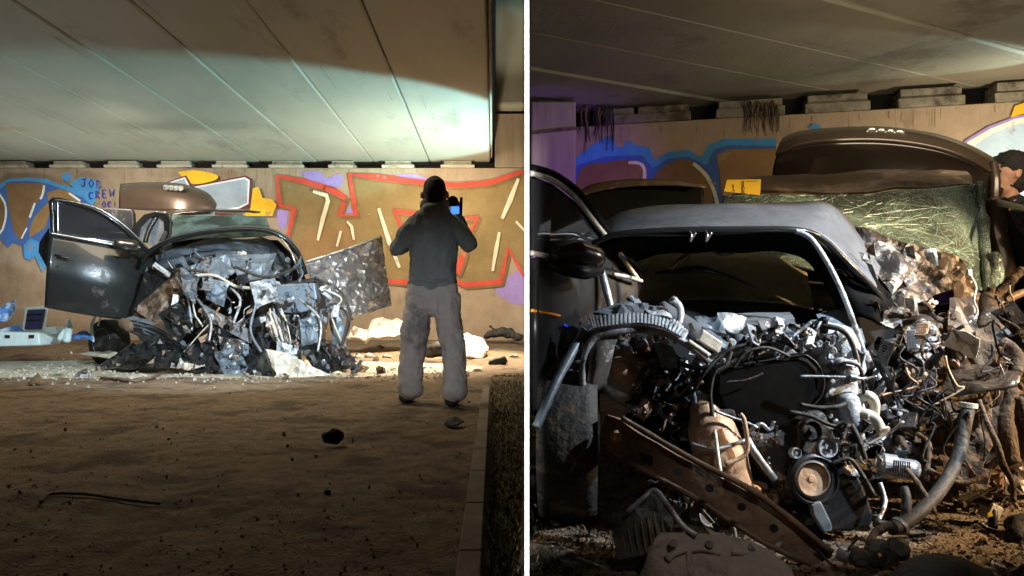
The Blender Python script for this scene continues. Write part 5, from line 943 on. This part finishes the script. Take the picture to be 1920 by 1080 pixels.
# chassis leg and bumper beam
bm_ = plate('bumper_beam', PL([(1128, 806, 2.42), (1140, 778, 2.42), (1165, 786, 2.40), (1200, 812, 2.36), (1300, 868, 2.26), (1420, 932, 2.16), (1500, 985, 2.12), (1560, 1040, 2.10), (1520, 1062, 2.10), (1430, 1020, 2.12), (1300, 935, 2.24), (1180, 868, 2.38), (1140, 840, 2.42)]), 'rust', C, .03, .09, .012, 5, 4, smooth=False)
tube('beam_lip', PL([(1140, 838, 2.40), (1180, 866, 2.36), (1300, 932, 2.21), (1430, 1016, 2.09), (1520, 1058, 2.07)]), .008, 'rust', bm_, rough=.2)
for x, y, Y_ in ((1270, 884, 2.25), (1330, 915, 2.18), (1390, 950, 2.12), (1450, 990, 2.09)): lathe('beam_hole', P(x, y, Y_ - .03), (0, -1, 0), [(.012, 0), (.012, .004), (.009, .004)], 'black', bm_, 14)
tube('beam_lip', PL([(1166, 784, 2.37), (1300, 862, 2.23), (1420, 926, 2.13), (1560, 1036, 2.07)]), .009, 'rust', bm_, rough=.2)
lathe('tow_eye', P(1156, 818, 2.39), (0, -1, .1), [(.010, 0), (.020, 0), (.020, .012), (.012, .016), (.010, .004)], 'tan', bm_, 18)
prism('beam_slot', PL([(1200, 848, 2.325), (1226, 856, 2.31), (1224, 874, 2.31), (1204, 868, 2.325)]), (0, .012, 0), 'black', bm_, .003)
tube('radiator_pipe', PL([(1176, 960, 2.2), (1205, 935, 2.2), (1228, 920, 2.2), (1250, 945, 2.15), (1280, 985, 2.1), (1306, 1004, 2.08)]), [.007, .009, .008], 'steel', C)
plate('radiator', PL([(1150, 1010, 2.22), (1185, 950, 2.25), (1228, 922, 2.25), (1262, 975, 2.2), (1250, 1040, 2.12), (1160, 1060, 2.12)]), 'iron', C, .04, .05, .004, 5, 5)
for k in range(7): tube('radiator_fin', PL([(1166 + k * 12, 1004 - k * 9, 2.19), (1176 + k * 12, 1050 - k * 4, 2.11)]), .003, 'rust', C, seg=5)
# --- torn wing at the right with peeling paint
for q, m, s in (([(1600, 425, 3.2), (1640, 436, 3.15), (1700, 455, 3.1), (1745, 470, 3.1), (1700, 520, 3.0), (1672, 552, 2.95), (1640, 500, 3.0)], 'peel', 3), ([(1700, 456, 3.08), (1760, 470, 3.1), (1802, 500, 3.15), (1790, 540, 3.1), (1740, 560, 3.0), (1700, 545, 2.95), (1690, 500, 3.0)], 'peel', 5),
                ([(1672, 552, 2.93), (1720, 530, 2.95), (1742, 560, 2.95), (1720, 600, 2.9), (1706, 632, 2.85), (1660, 612, 2.85), (1645, 596, 2.88)], 'peel', 7), ([(1745, 470, 3.2), (1800, 480, 3.25), (1832, 530, 3.2), (1846, 570, 3.1), (1790, 560, 3.1), (1775, 520, 3.1)], 'paint_dirty', 8),
                ([(1440, 398, 3.5), (1560, 400, 3.45), (1620, 440, 3.3), (1600, 450, 3.2), (1552, 420, 3.3)], 'paint_dirty', 12)):
    plate('torn_wing', PL(q), m, C, .004, .035, .055, 8, s, smooth=False)
for k in range(12):
    q = random.Random(k + 200); x = q.uniform(1610, 1830); y = 430 + (x - 1610) * .35 + q.uniform(-10, 150); l = q.uniform(12, 46); a_ = q.uniform(-.6, 1.2)
    plate('paint_flake', [P(x, y, 2.84), P(x + l * .5, y + l * a_ * .3, 2.82 + q.uniform(-.02, .02)), P(x + l * .6, y + l * .7, 2.83), P(x + l * .1, y + l * .5, 2.85)], q.choice(['cream', 'paint_dirty', 'peel']), C, .002, .02, .03, 14, k, it=2)
rim_ = (('wing_strut', [(1862, 560, 3.2), (1880, 540, 3.2), (1918, 505, 3.2)], .02, 'mud'), ('wing_strut', [(1852, 590, 3.1), (1880, 566, 3.1), (1925, 545, 3.1)], .015, 'tan'), ('wing_strut', [(1836, 600, 3.0), (1850, 570, 3.0), (1858, 540, 3.0)], .018, 'mud'))
for n_, q, r_, m in rim_: tube(n_, PL(q), r_, m, C, rough=.3)
plate('mudguard', PL([(1650, 640, 3.0), (1720, 620, 3.0), (1800, 630, 3.0), (1880, 600, 3.0), (1990, 600, 3.0), (1990, 900, 3.0), (1900, 930, 2.9), (1850, 930, 2.85), (1780, 860, 2.9), (1720, 860, 2.85), (1660, 760, 2.9)]), 'mud', C, .02, .05, .09, 7, 14, smooth=False)
plate('inner_arch', PL([(1720, 760, 2.75), (1770, 750, 2.75), (1808, 770, 2.7), (1800, 850, 2.65), (1780, 900, 2.62), (1748, 880, 2.65), (1728, 830, 2.7)]), 'mud', C, .012, .06, .06, 8, 15)
plate('torn_arch_liner', PL([(1760, 742, 2.58), (1776, 700, 2.66), (1792, 680, 2.7), (1850, 690, 2.62), (1920, 706, 2.5), (1905, 726, 2.45), (1850, 732, 2.48), (1800, 744, 2.52)]), 'paint', C, .008, .05, .05, 9, 16, smooth=True)
plate('control_unit', PL([(1704, 676, 2.7), (1720, 672, 2.7), (1742, 690, 2.68), (1738, 720, 2.66), (1712, 716, 2.68)]), 'tan', C, .02, .2, .01, 6, 3)
tube('radiator_hose', PL([(1816, 762, 2.5), (1808, 800, 2.48), (1798, 850, 2.45), (1775, 900, 2.4), (1735, 950, 2.3), (1690, 985, 2.22), (1672, 990, 2.2)]), [.022, .021, .021], 'hose', C, seg=14, n=60, rough=.05)
lathe('hose_clamp', P(1816, 764, 2.5), (.1, 0, 1), [(.022, 0), (.027, 0), (.027, .015), (.022, .015)], 'cream', C, 20)
lathe('hose_clamp', P(1690, 984, 2.22), (-.8, -.3, -.45), [(.022, 0), (.028, 0), (.028, .012), (.022, .012)], 'steel', C, 20)
for pts, r_, m in (([(1836, 750, 2.45), (1850, 790, 2.42), (1868, 830, 2.4), (1880, 870, 2.4), (1898, 905, 2.38), (1900, 940, 2.36)], [.007, .011, .008], 'mud'), ([(1900, 730, 2.6), (1885, 780, 2.58), (1888, 830, 2.56), (1896, 872, 2.55)], [.02, .026, .03], 'mud'),
                   ([(1700, 880, 2.4), (1720, 905, 2.36), (1745, 945, 2.3), (1752, 962, 2.28)], .008, 'mud'), ([(1640, 980, 2.25), (1690, 985, 2.25), (1700, 940, 2.27), (1695, 915, 2.3)], .014, 'hose'), ([(1790, 590, 2.8), (1800, 640, 2.75), (1822, 660, 2.75), (1838, 690, 2.7)], .02, 'mud'),
                   ([(1760, 610, 2.8), (1756, 650, 2.75), (1770, 700, 2.7)], .016, 'mud'), ([(1852, 560, 2.9), (1835, 620, 2.85), (1820, 660, 2.8)], .014, 'mud'), ([(1880, 640, 2.7), (1906, 660, 2.65), (1908, 700, 2.6)], .018, 'mud'), ([(1740, 730, 2.6), (1765, 745, 2.58), (1770, 790, 2.56), (1782, 800, 2.55), (1778, 770, 2.55)], .006, 'plastic'),
                   ([(1672, 985, 2.2), (1640, 1000, 2.2), (1628, 1030, 2.14)], .012, 'mud'), ([(1650, 905, 2.38), (1660, 940, 2.35), (1648, 975, 2.3)], .006, 'alu')):
    tube('hose', PL(pts), r_, m, C, seg=9, rough=.25)
al = lathe('starter_motor', P(1648, 872, 2.5), (1, -.25, -.12), [(.03, 0), (.042, .01), (.042, .05), (.034, .055), (.034, .11), (.028, .12)], 'steel', C, 24)
for i in range(8): tube('motor_rib', [P(1676 + i * 4.2, 862 + i * .6, 2.44), P(1676 + i * 4.2, 892 + i * .6, 2.44)], .003, 'plastic', al, seg=5)
wheel(1066, 900, 2.72, .31, .20, (1, -.12, 0), C, 'plastic')
# hanging muddy lumps and torn liners of the right corner
for ch, q in (([(1850, 560, 2.9), (1858, 620, 2.8), (1866, 690, 2.75)], (.03, .05, .03)), ([(1812, 575, 2.95), (1806, 640, 2.85), (1792, 680, 2.8)], (.03, .04, .025)), ([(1880, 750, 2.7), (1888, 800, 2.62), (1900, 868, 2.6)], (.035, .035, .028)), ([(1846, 760, 2.7), (1850, 820, 2.68), (1838, 880, 2.66)], (.03, .05, .03)),
              ([(1770, 600, 2.95), (1776, 650, 2.9), (1760, 690, 2.85)], (.04, .05, .03)), ([(1690, 640, 2.95), (1700, 700, 2.9), (1690, 760, 2.9)], (.04, .05, .04)), ([(1920, 760, 2.8), (1930, 840, 2.7)], (.05, .06)), ([(1900, 600, 3.0), (1915, 680, 2.9)], (.05, .05))):
    blob('crushed_member', [[(P(*p), r_) for p, r_ in zip(ch, q)]], 'mud', C, vox=.012, folds=.03, ffr=6)
for q, s_ in (([(1722, 640, 2.75), (1760, 632, 2.8), (1772, 690, 2.72), (1748, 720, 2.68), (1728, 700, 2.7)], 31), ([(1830, 620, 2.75), (1872, 600, 2.8), (1868, 680, 2.7), (1836, 690, 2.7)], 32), ([(1840, 770, 2.6), (1872, 760, 2.6), (1880, 850, 2.55), (1850, 870, 2.55)], 33), ([(1790, 870, 2.55), (1860, 880, 2.5), (1850, 920, 2.45), (1800, 930, 2.45)], 34), ([(1640, 700, 2.8), (1680, 690, 2.8), (1690, 800, 2.75), (1660, 850, 2.7), (1640, 800, 2.75)], 35)):
    plate('torn_liner', PL(q), 'plastic' if s_ == 35 else 'mud', C, .006, .04, .05, 9, s_)
for q, r_ in (([(1660, 600, 2.9), (1720, 590, 2.85), (1790, 610, 2.8)], .012), ([(1700, 760, 2.65), (1740, 735, 2.6), (1790, 748, 2.6), (1830, 740, 2.6)], .01), ([(1650, 720, 2.7), (1670, 780, 2.65), (1664, 860, 2.6)], .014), ([(1910, 745, 2.5), (1925, 800, 2.5)], .012), ([(1740, 880, 2.5), (1800, 905, 2.45), (1850, 890, 2.45)], .009), ([(1690, 800, 2.6), (1740, 830, 2.56), (1736, 900, 2.5)], .01)):
    tube('bent_rod', PL(q), r_, 'mud', C, seg=7, rough=.3)
for k, (q, m) in enumerate((([(1690, 600, 2.8), (1750, 590, 2.85), (1780, 640, 2.75), (1740, 690, 2.65), (1700, 660, 2.7)], 'peel'), ([(1780, 560, 2.85), (1830, 556, 2.9), (1840, 640, 2.75), (1800, 680, 2.7), (1776, 620, 2.75)], 'paint_dirty'), ([(1848, 590, 2.8), (1920, 560, 2.8), (1950, 640, 2.75), (1880, 670, 2.7)], 'paint_black'),
        ([(1650, 760, 2.62), (1700, 745, 2.65), (1716, 820, 2.6), (1690, 880, 2.55), (1660, 850, 2.58)], 'plastic'), ([(1810, 770, 2.62), (1850, 755, 2.6), (1862, 830, 2.55), (1835, 900, 2.5), (1806, 860, 2.55)], 'mud'), ([(1880, 880, 2.5), (1950, 850, 2.5), (1950, 930, 2.45), (1890, 925, 2.42)], 'paint_dirty'), ([(1655, 640, 2.75), (1700, 628, 2.78), (1712, 690, 2.7), (1670, 715, 2.66)], 'paint_black'))):
    plate('torn_sheet', PL(q), m, C, .004, .03, .034, 9, 80 + k)
for k in range(16):
    q = random.Random(k + 70); x = q.uniform(1660, 1910); y = q.uniform(580, 780)
    tube('hanging_wire', [P(x + q.uniform(-14, 14) * j, y + j * q.uniform(14, 34), 2.52 + .02 * q.random()) for j in range(5)], q.choice([.0025, .004]), q.choice(['plastic', 'rubber', 'cover', 'tan']), C, seg=5, n=18)
# clutter
ec = [(1350, 640), (1420, 620), (1520, 590), (1600, 620), (1622, 700), (1620, 800), (1600, 830), (1560, 740), (1540, 680), (1500, 660), (1400, 680), (1340, 700)]
junk(C, ec, 2.46, 2.62, 150, .03, .085, ['alu', 'steel', 'plastic', 'alu', 'plastic', 'rubber', 'slate'], ALLK, 31)
junk(C, [(1560, 790), (1625, 780), (1660, 850), (1650, 900), (1600, 920), (1560, 860)], 2.38, 2.5, 60, .025, .07, ['alu', 'steel', 'plastic', 'rubber', 'plastic'], ALLK, 32)
junk(C, [(1100, 590), (1260, 575), (1350, 640), (1350, 690), (1290, 700), (1180, 660), (1120, 640)], 2.5, 2.68, 70, .04, .11, ['slate', 'alu', 'plastic', 'steel', 'plastic', 'foil'], ALLK, 33)
junk(C, [(1130, 660), (1230, 650), (1310, 690), (1320, 760), (1240, 790), (1140, 750)], 2.5, 2.65, 70, .03, .10, ['plastic', 'cover', 'slate', 'tan', 'steel', 'rubber'], ALLK, 34)
junk(C, [(1240, 700), (1320, 700), (1310, 860), (1250, 830)], 2.5, 2.6, 36, .03, .08, ['plastic', 'cover', 'tan', 'rust', 'alu'], ALLK, 35)
junk(C, [(1630, 640), (1700, 620), (1760, 640), (1760, 760), (1720, 860), (1650, 860), (1625, 760)], 2.55, 2.85, 110, .04, .12, ['plastic', 'cover', 'foil', 'rubber', 'mud', 'alu', 'steel'], ALLK, 36)
junk(C, [(1730, 570), (1850, 560), (1960, 580), (1960, 700), (1880, 700), (1780, 680), (1700, 620)], 2.65, 3.0, 60, .05, .17, ['mud', 'mud', 'tan', 'rust', 'plastic', 'cream'], ALLK, 37)
junk(C, [(1700, 760), (1960, 740), (1960, 880), (1880, 940), (1800, 960), (1740, 900)], 2.55, 2.9, 56, .05, .17, ['mud', 'mud', 'rust', 'plastic', 'tan', 'rubber'], ALLK, 38)
junk(C, [(1410, 790), (1470, 800), (1480, 860), (1560, 960), (1480, 980), (1420, 900)], 2.43, 2.5, 30, .02, .06, ['plastic', 'rust', 'steel', 'rubber'], ALLK, 39)
junk(C, [(1180, 870), (1300, 930), (1420, 1000), (1380, 1010), (1240, 960)], 2.3, 2.45, 30, .03, .1, ['plastic', 'cover', 'rust'], ALLK, 40)

# --- things standing on or round the close wreck
ye = thing('evidence_marker', 'yellow card with the number 1 standing on the roof edge above the broken windscreen', 'marker', P(1394, 365, 3.84))
plm = prism('card', PL([(1357, 359), (1363, 337), (1427, 336), (1425, 366)], 3.84), (0, .004, 0), 'yellow', ye, .001)
class Flat(Wall):
    def nxt(s): return .0015
WF = Flat((0, 3.84, 0), (0, 1, 0), plm)
letters(WF, '1', 0, 0, 1, 1.6, 'ink', lambda l: [(1372 + a * 13, 346 + b * 12) for a, b in l])
r = random.Random(2)
for k in range(3):
    WF.line('printed_row', [(1391 + k * 2.5, 340 + q * 2 + r.uniform(-.5, .5)) for q in range(12)] if False else [(1391 + r.uniform(-1, 1) + k * 2, 339 + q * 2) for q in range(13)], .8, 'ink', False)
WF.line('printed_row', [(1399 + q * 2, 339 + (q % 2) * 1.6) for q in range(12)], .6, 'ink', False)
pl_ = plate('engine_undertray', PL([(1190, 1100, 2.05), (1208, 1060, 2.06), (1214, 1040, 2.07), (1218, 1024, 2.07), (1238, 1004, 2.1), (1262, 1001, 2.1), (1330, 1003, 2.1), (1322, 990, 2.1), (1345, 998, 2.1), (1400, 1012, 2.08), (1445, 1035, 2.05), (1480, 1065, 2.02), (1500, 1110, 2.0), (1340, 1140, 1.98)]), 'cream', None, .02, .035, .009, 9, 3, smooth=True)
pl_.data.materials.clear(); pl_.data.materials.append(mat('dusty_cast_plate', (.26, .225, .195), .8, 0, .3, 10, .5, (.10, .085, .07), .3))
tag(pl_, 'dusty grey brown cast cover with raised ribs lying in front of the engine', 'cover')
for pts in ([(1250, 1050), (1270, 1036), (1310, 1030), (1350, 1038)], [(1292, 1034), (1290, 1085)], [(1370, 1036), (1410, 1040), (1440, 1056)]):
    tube('raised_rib', PL([(a, b, 2.062 - (b - 1030) * .0006) for a, b in pts]), .010, pl_.data.materials[0], pl_, seg=8, rough=.3)
for x, y in ((1262, 1020), (1330, 1022), (1410, 1028), (1240, 1056), (1370, 1066)): lathe('boss', P(x, y, 2.06), (0, -.7, .7), [(.012, 0), (.012, .006), (.006, .006)], 'iron', pl_, 10)
tag(tube('metal_rod', PL([(1438, 1046, 2.06), (1460, 1022, 2.1), (1484, 998, 2.14)]), .008, 'steel'), 'short bright metal rod leaning against the rusty beam', 'rod')
cn = thing('connector_cluster', 'black round plugs and a shiny sleeve on the dirt below the sump', 'plugs', P(1620, 1050, 2.12) * Vector((1, 1, 0)))
lathe('metal_sleeve', P(1572, 1030, 2.12), (.7, -.5, -.3), [(.024, 0), (.028, .004), (.028, .03), (.022, .035), (.022, .06), (.014, .06)], 'steel', cn, 22)
lathe('round_plug', P(1650, 1040, 2.1), (.5, -1, .2), [(.02, -.03), (.04, -.02), (.044, 0), (.036, .02), (.02, .026)], 'plastic', cn, 16)
lathe('round_plug', P(1612, 1046, 2.08), (-.3, -1, .3), [(.02, -.02), (.028, -.01), (.028, .012), (.02, .018)], 'rubber', cn, 14)
lathe('round_plug', P(1682, 1030, 2.14), (.2, -1, .4), [(.02, -.02), (.034, -.01), (.034, .012), (.02, .018)], 'plastic', cn, 14)
prism('yellow_mark', PL([(1646, 1040), (1650, 1036), (1654, 1042), (1649, 1045)], 2.066), (0, .002, 0), 'yellow', cn, 0)
for q in ([(1590, 1030), (1610, 1010), (1630, 1020)], [(1560, 1060), (1540, 1040), (1530, 1030)], [(1620, 1060), (1640, 1070), (1668, 1062)]): tube('wire', PL(q, 2.08), .004, 'rubber', cn, seg=6)
tag(patch('ribbed_dome', [PL([(1640, 1120, 2.0), (1690, 1060, 2.0), (1745, 1042, 2.02), (1810, 1052, 2.02), (1880, 1090, 2.0)]), PL([(1640, 1160, 1.9), (1690, 1090, 1.88), (1745, 1070, 1.88), (1810, 1080, 1.88), (1880, 1130, 1.9)]), PL([(1650, 1260, 1.8), (1690, 1240, 1.78), (1745, 1230, 1.78), (1810, 1240, 1.78), (1870, 1260, 1.8)])], 'rubber', None, 40, 12, solid=.01, amp=.006), 'dark dusty rubber mat curved up in the bottom right corner', 'mat')
tag(blob('rubber_block', [[(P(1903, 985, 2.5), .04), (P(1940, 985, 2.5), .045)], [(P(1905, 1005, 2.45), .04), (P(1940, 1005, 2.45), .04)]], 'rubber', None, .012, folds=.02), 'dark dusty rubber block on the orange dirt at the right edge', 'block')
wl = thing('white_label_box', 'small white plastic box with a yellow spot on the orange dirt', 'box', P(1856, 960, 2.6) * Vector((1, 1, 0)))
obox('box_body', P(1856, 958, 2.6), (.025, .01, -.012), (0, .03, 0), (.012, 0, .025), 'cream', wl, .004)
prism('yellow_spot', PL([(1852, 962), (1860, 960), (1862, 968), (1854, 969)], 2.545), (0, .002, 0), 'yellow', wl, 0)
r = random.Random(17); GR = 'metal and plastic scraps on the orange dirt'
for i in range(150):
    x = r.uniform(1560, 1930) if i % 4 else r.uniform(1010, 1560); y = 930 + 160 * r.random() ** .8; Y = ground_Y(y); p = P(x, y, Y)
    k = r.choice(['metal_shard', 'metal_shard', 'bracket', 'cable', 'pipe', 'connector', 'housing']); s = r.uniform(.012, .055) * (1.7 if k in ('cable', 'pipe') else 1)
    o = bpy.data.objects.new('scrap_piece', r.choice(POOL[k])); COL.objects.link(o); o.location = (p.x, p.y, gz(p.x, p.y) + s * .16)
    o.rotation_euler = (r.uniform(-.6, .6) + (1.57 if k == 'metal_shard' else 0), r.uniform(-.6, .6), r.uniform(0, 6.28)); o.scale = (s, s, s * .8)
    h = r.choice(['mud', 'mud', 'tan', 'plastic', 'rubber', 'sack', 'steel']); o.material_slots[0].link = 'OBJECT'; o.material_slots[0].material = M[h]
    w_ = 'in the dark by the divider' if x < 1200 else 'below the rusty beam' if x < 1440 else 'below the sump' if x < 1600 else 'by the round plugs' if x < 1700 else 'under the hanging hose' if x < 1800 else 'at the right edge'
    tag(o, ('larger ' if s > .04 else 'small ') + HUE[h] + ' ' + WORD[k] + ' on the dirt ' + w_ + (', nearest' if y > 1030 else ', farther back' if y < 975 else ''), 'scrap', GR)
def g2(r):
    y = r.uniform(2.1, 3.0); return r.uniform(.05 * y + .02, .16 * y), y
grass('ground_weeds', g2, 500, .01, .035, 5, 'low dusty weeds on the dark ground by the divider')
# person behind the wreck, head in profile
p2 = thing('person', 'dark haired person in profile behind the trunk lid at the right edge', 'person', (P(1900, 0, 5.0).x, 5.0, 0))
Y = 5.0
H = P(1889, 327, Y)
blob('body', [[(H + Vector((.015, .02, -.12)), .06), (H + Vector((.04, .03, -.22)), .07)], [(H + Vector((.05, 0, -.3)), .15), (H + Vector((.05, 0, -.75)), .14)], [(H + Vector((-.03, .03, -.85)), .09), (Vector((H.x - .03, Y, .5)), .07), (Vector((H.x - .03, Y, .08)), .05)], [(H + Vector((.12, 0, -.85)), .09), (Vector((H.x + .14, Y, .5)), .07), (Vector((H.x + .14, Y, .08)), .05)],
               [(H + Vector((.04, -.18, -.28)), .06), (H + Vector((-.1, -.24, -.5)), .045), (H + Vector((-.3, -.2, -.42)), .035)], [(H + Vector((-.3, -.2, -.42)), .03), (H + Vector((-.38, -.2, -.41)), .016)],
               [(H + Vector((-.085, -.0, -.015)), .018), (H + Vector((-.118, -.0, -.035)), .014)], [(H + Vector((-.06, 0, -.085)), .045), (H + Vector((-.02, 0, -.09)), .05)], [(H + Vector((-.092, 0, -.062)), .014), (H + Vector((-.09, 0, -.075)), .014)]], 'skin', p2, vox=.009,
     balls=[(H + Vector((.01, 0, .025)), .105, (1.08, .85, 1.08)), (H + Vector((-.035, 0, -.03)), .075, (.85, .85, 1.15)), (H + Vector((.01, -.088, -.01)), .028, (.8, .4, 1.2))])
blob('hair', [[(H + Vector((.06, 0, -.03)), .085), (H + Vector((.075, 0, -.06)), .06)]], 'hair', p2, vox=.009, balls=[(H + Vector((.03, 0, .055)), .112, (1.1, .92, .95)), (H + Vector((-.03, 0, .085)), .07, (1.1, .95, .7)), (H + Vector((.07, 0, .10)), .06, (1, 1, 1))], folds=.035, ffr=22)
blob('beard', [[(H + Vector((-.062, 0, -.095)), .045), (H + Vector((-.015, 0, -.075)), .052)]], 'hair', p2, vox=.009, folds=.01)
lathe('eye', H + Vector((-.088, -.05, .01)), (-.7, -.7, 0), [(.012, 0), (.008, .008)], 'ink', p2, 12)
blob('jacket', [[(H + Vector((.04, .02, -.2)), .085), (H + Vector((.06, .0, -.3)), .16), (H + Vector((.06, 0, -.85)), .16)], [(H + Vector((.05, -.16, -.28)), .09), (H + Vector((-.08, -.24, -.5)), .065), (H + Vector((-.22, -.22, -.45)), .05)], [(H + Vector((.05, .16, -.28)), .09), (H + Vector((.1, .2, -.6)), .065)]], 'cloth_dark', p2, vox=.014, folds=.04)
blob('trousers', [[(H + Vector((-.0, .03, -.85)), .12), (Vector((H.x - .03, Y, .5)), .09), (Vector((H.x - .03, Y, .09)), .07)], [(H + Vector((.1, 0, -.85)), .12), (Vector((H.x + .14, Y, .5)), .09), (Vector((H.x + .14, Y, .09)), .07)]], 'cloth_dark', p2, vox=.016, folds=.03)
for dx in (-.03, .14): blob('boot', [[(Vector((H.x + dx, Y, .05)), .05), (Vector((H.x + dx - .14, Y, .04)), .045)]], 'boot', p2, vox=.012)
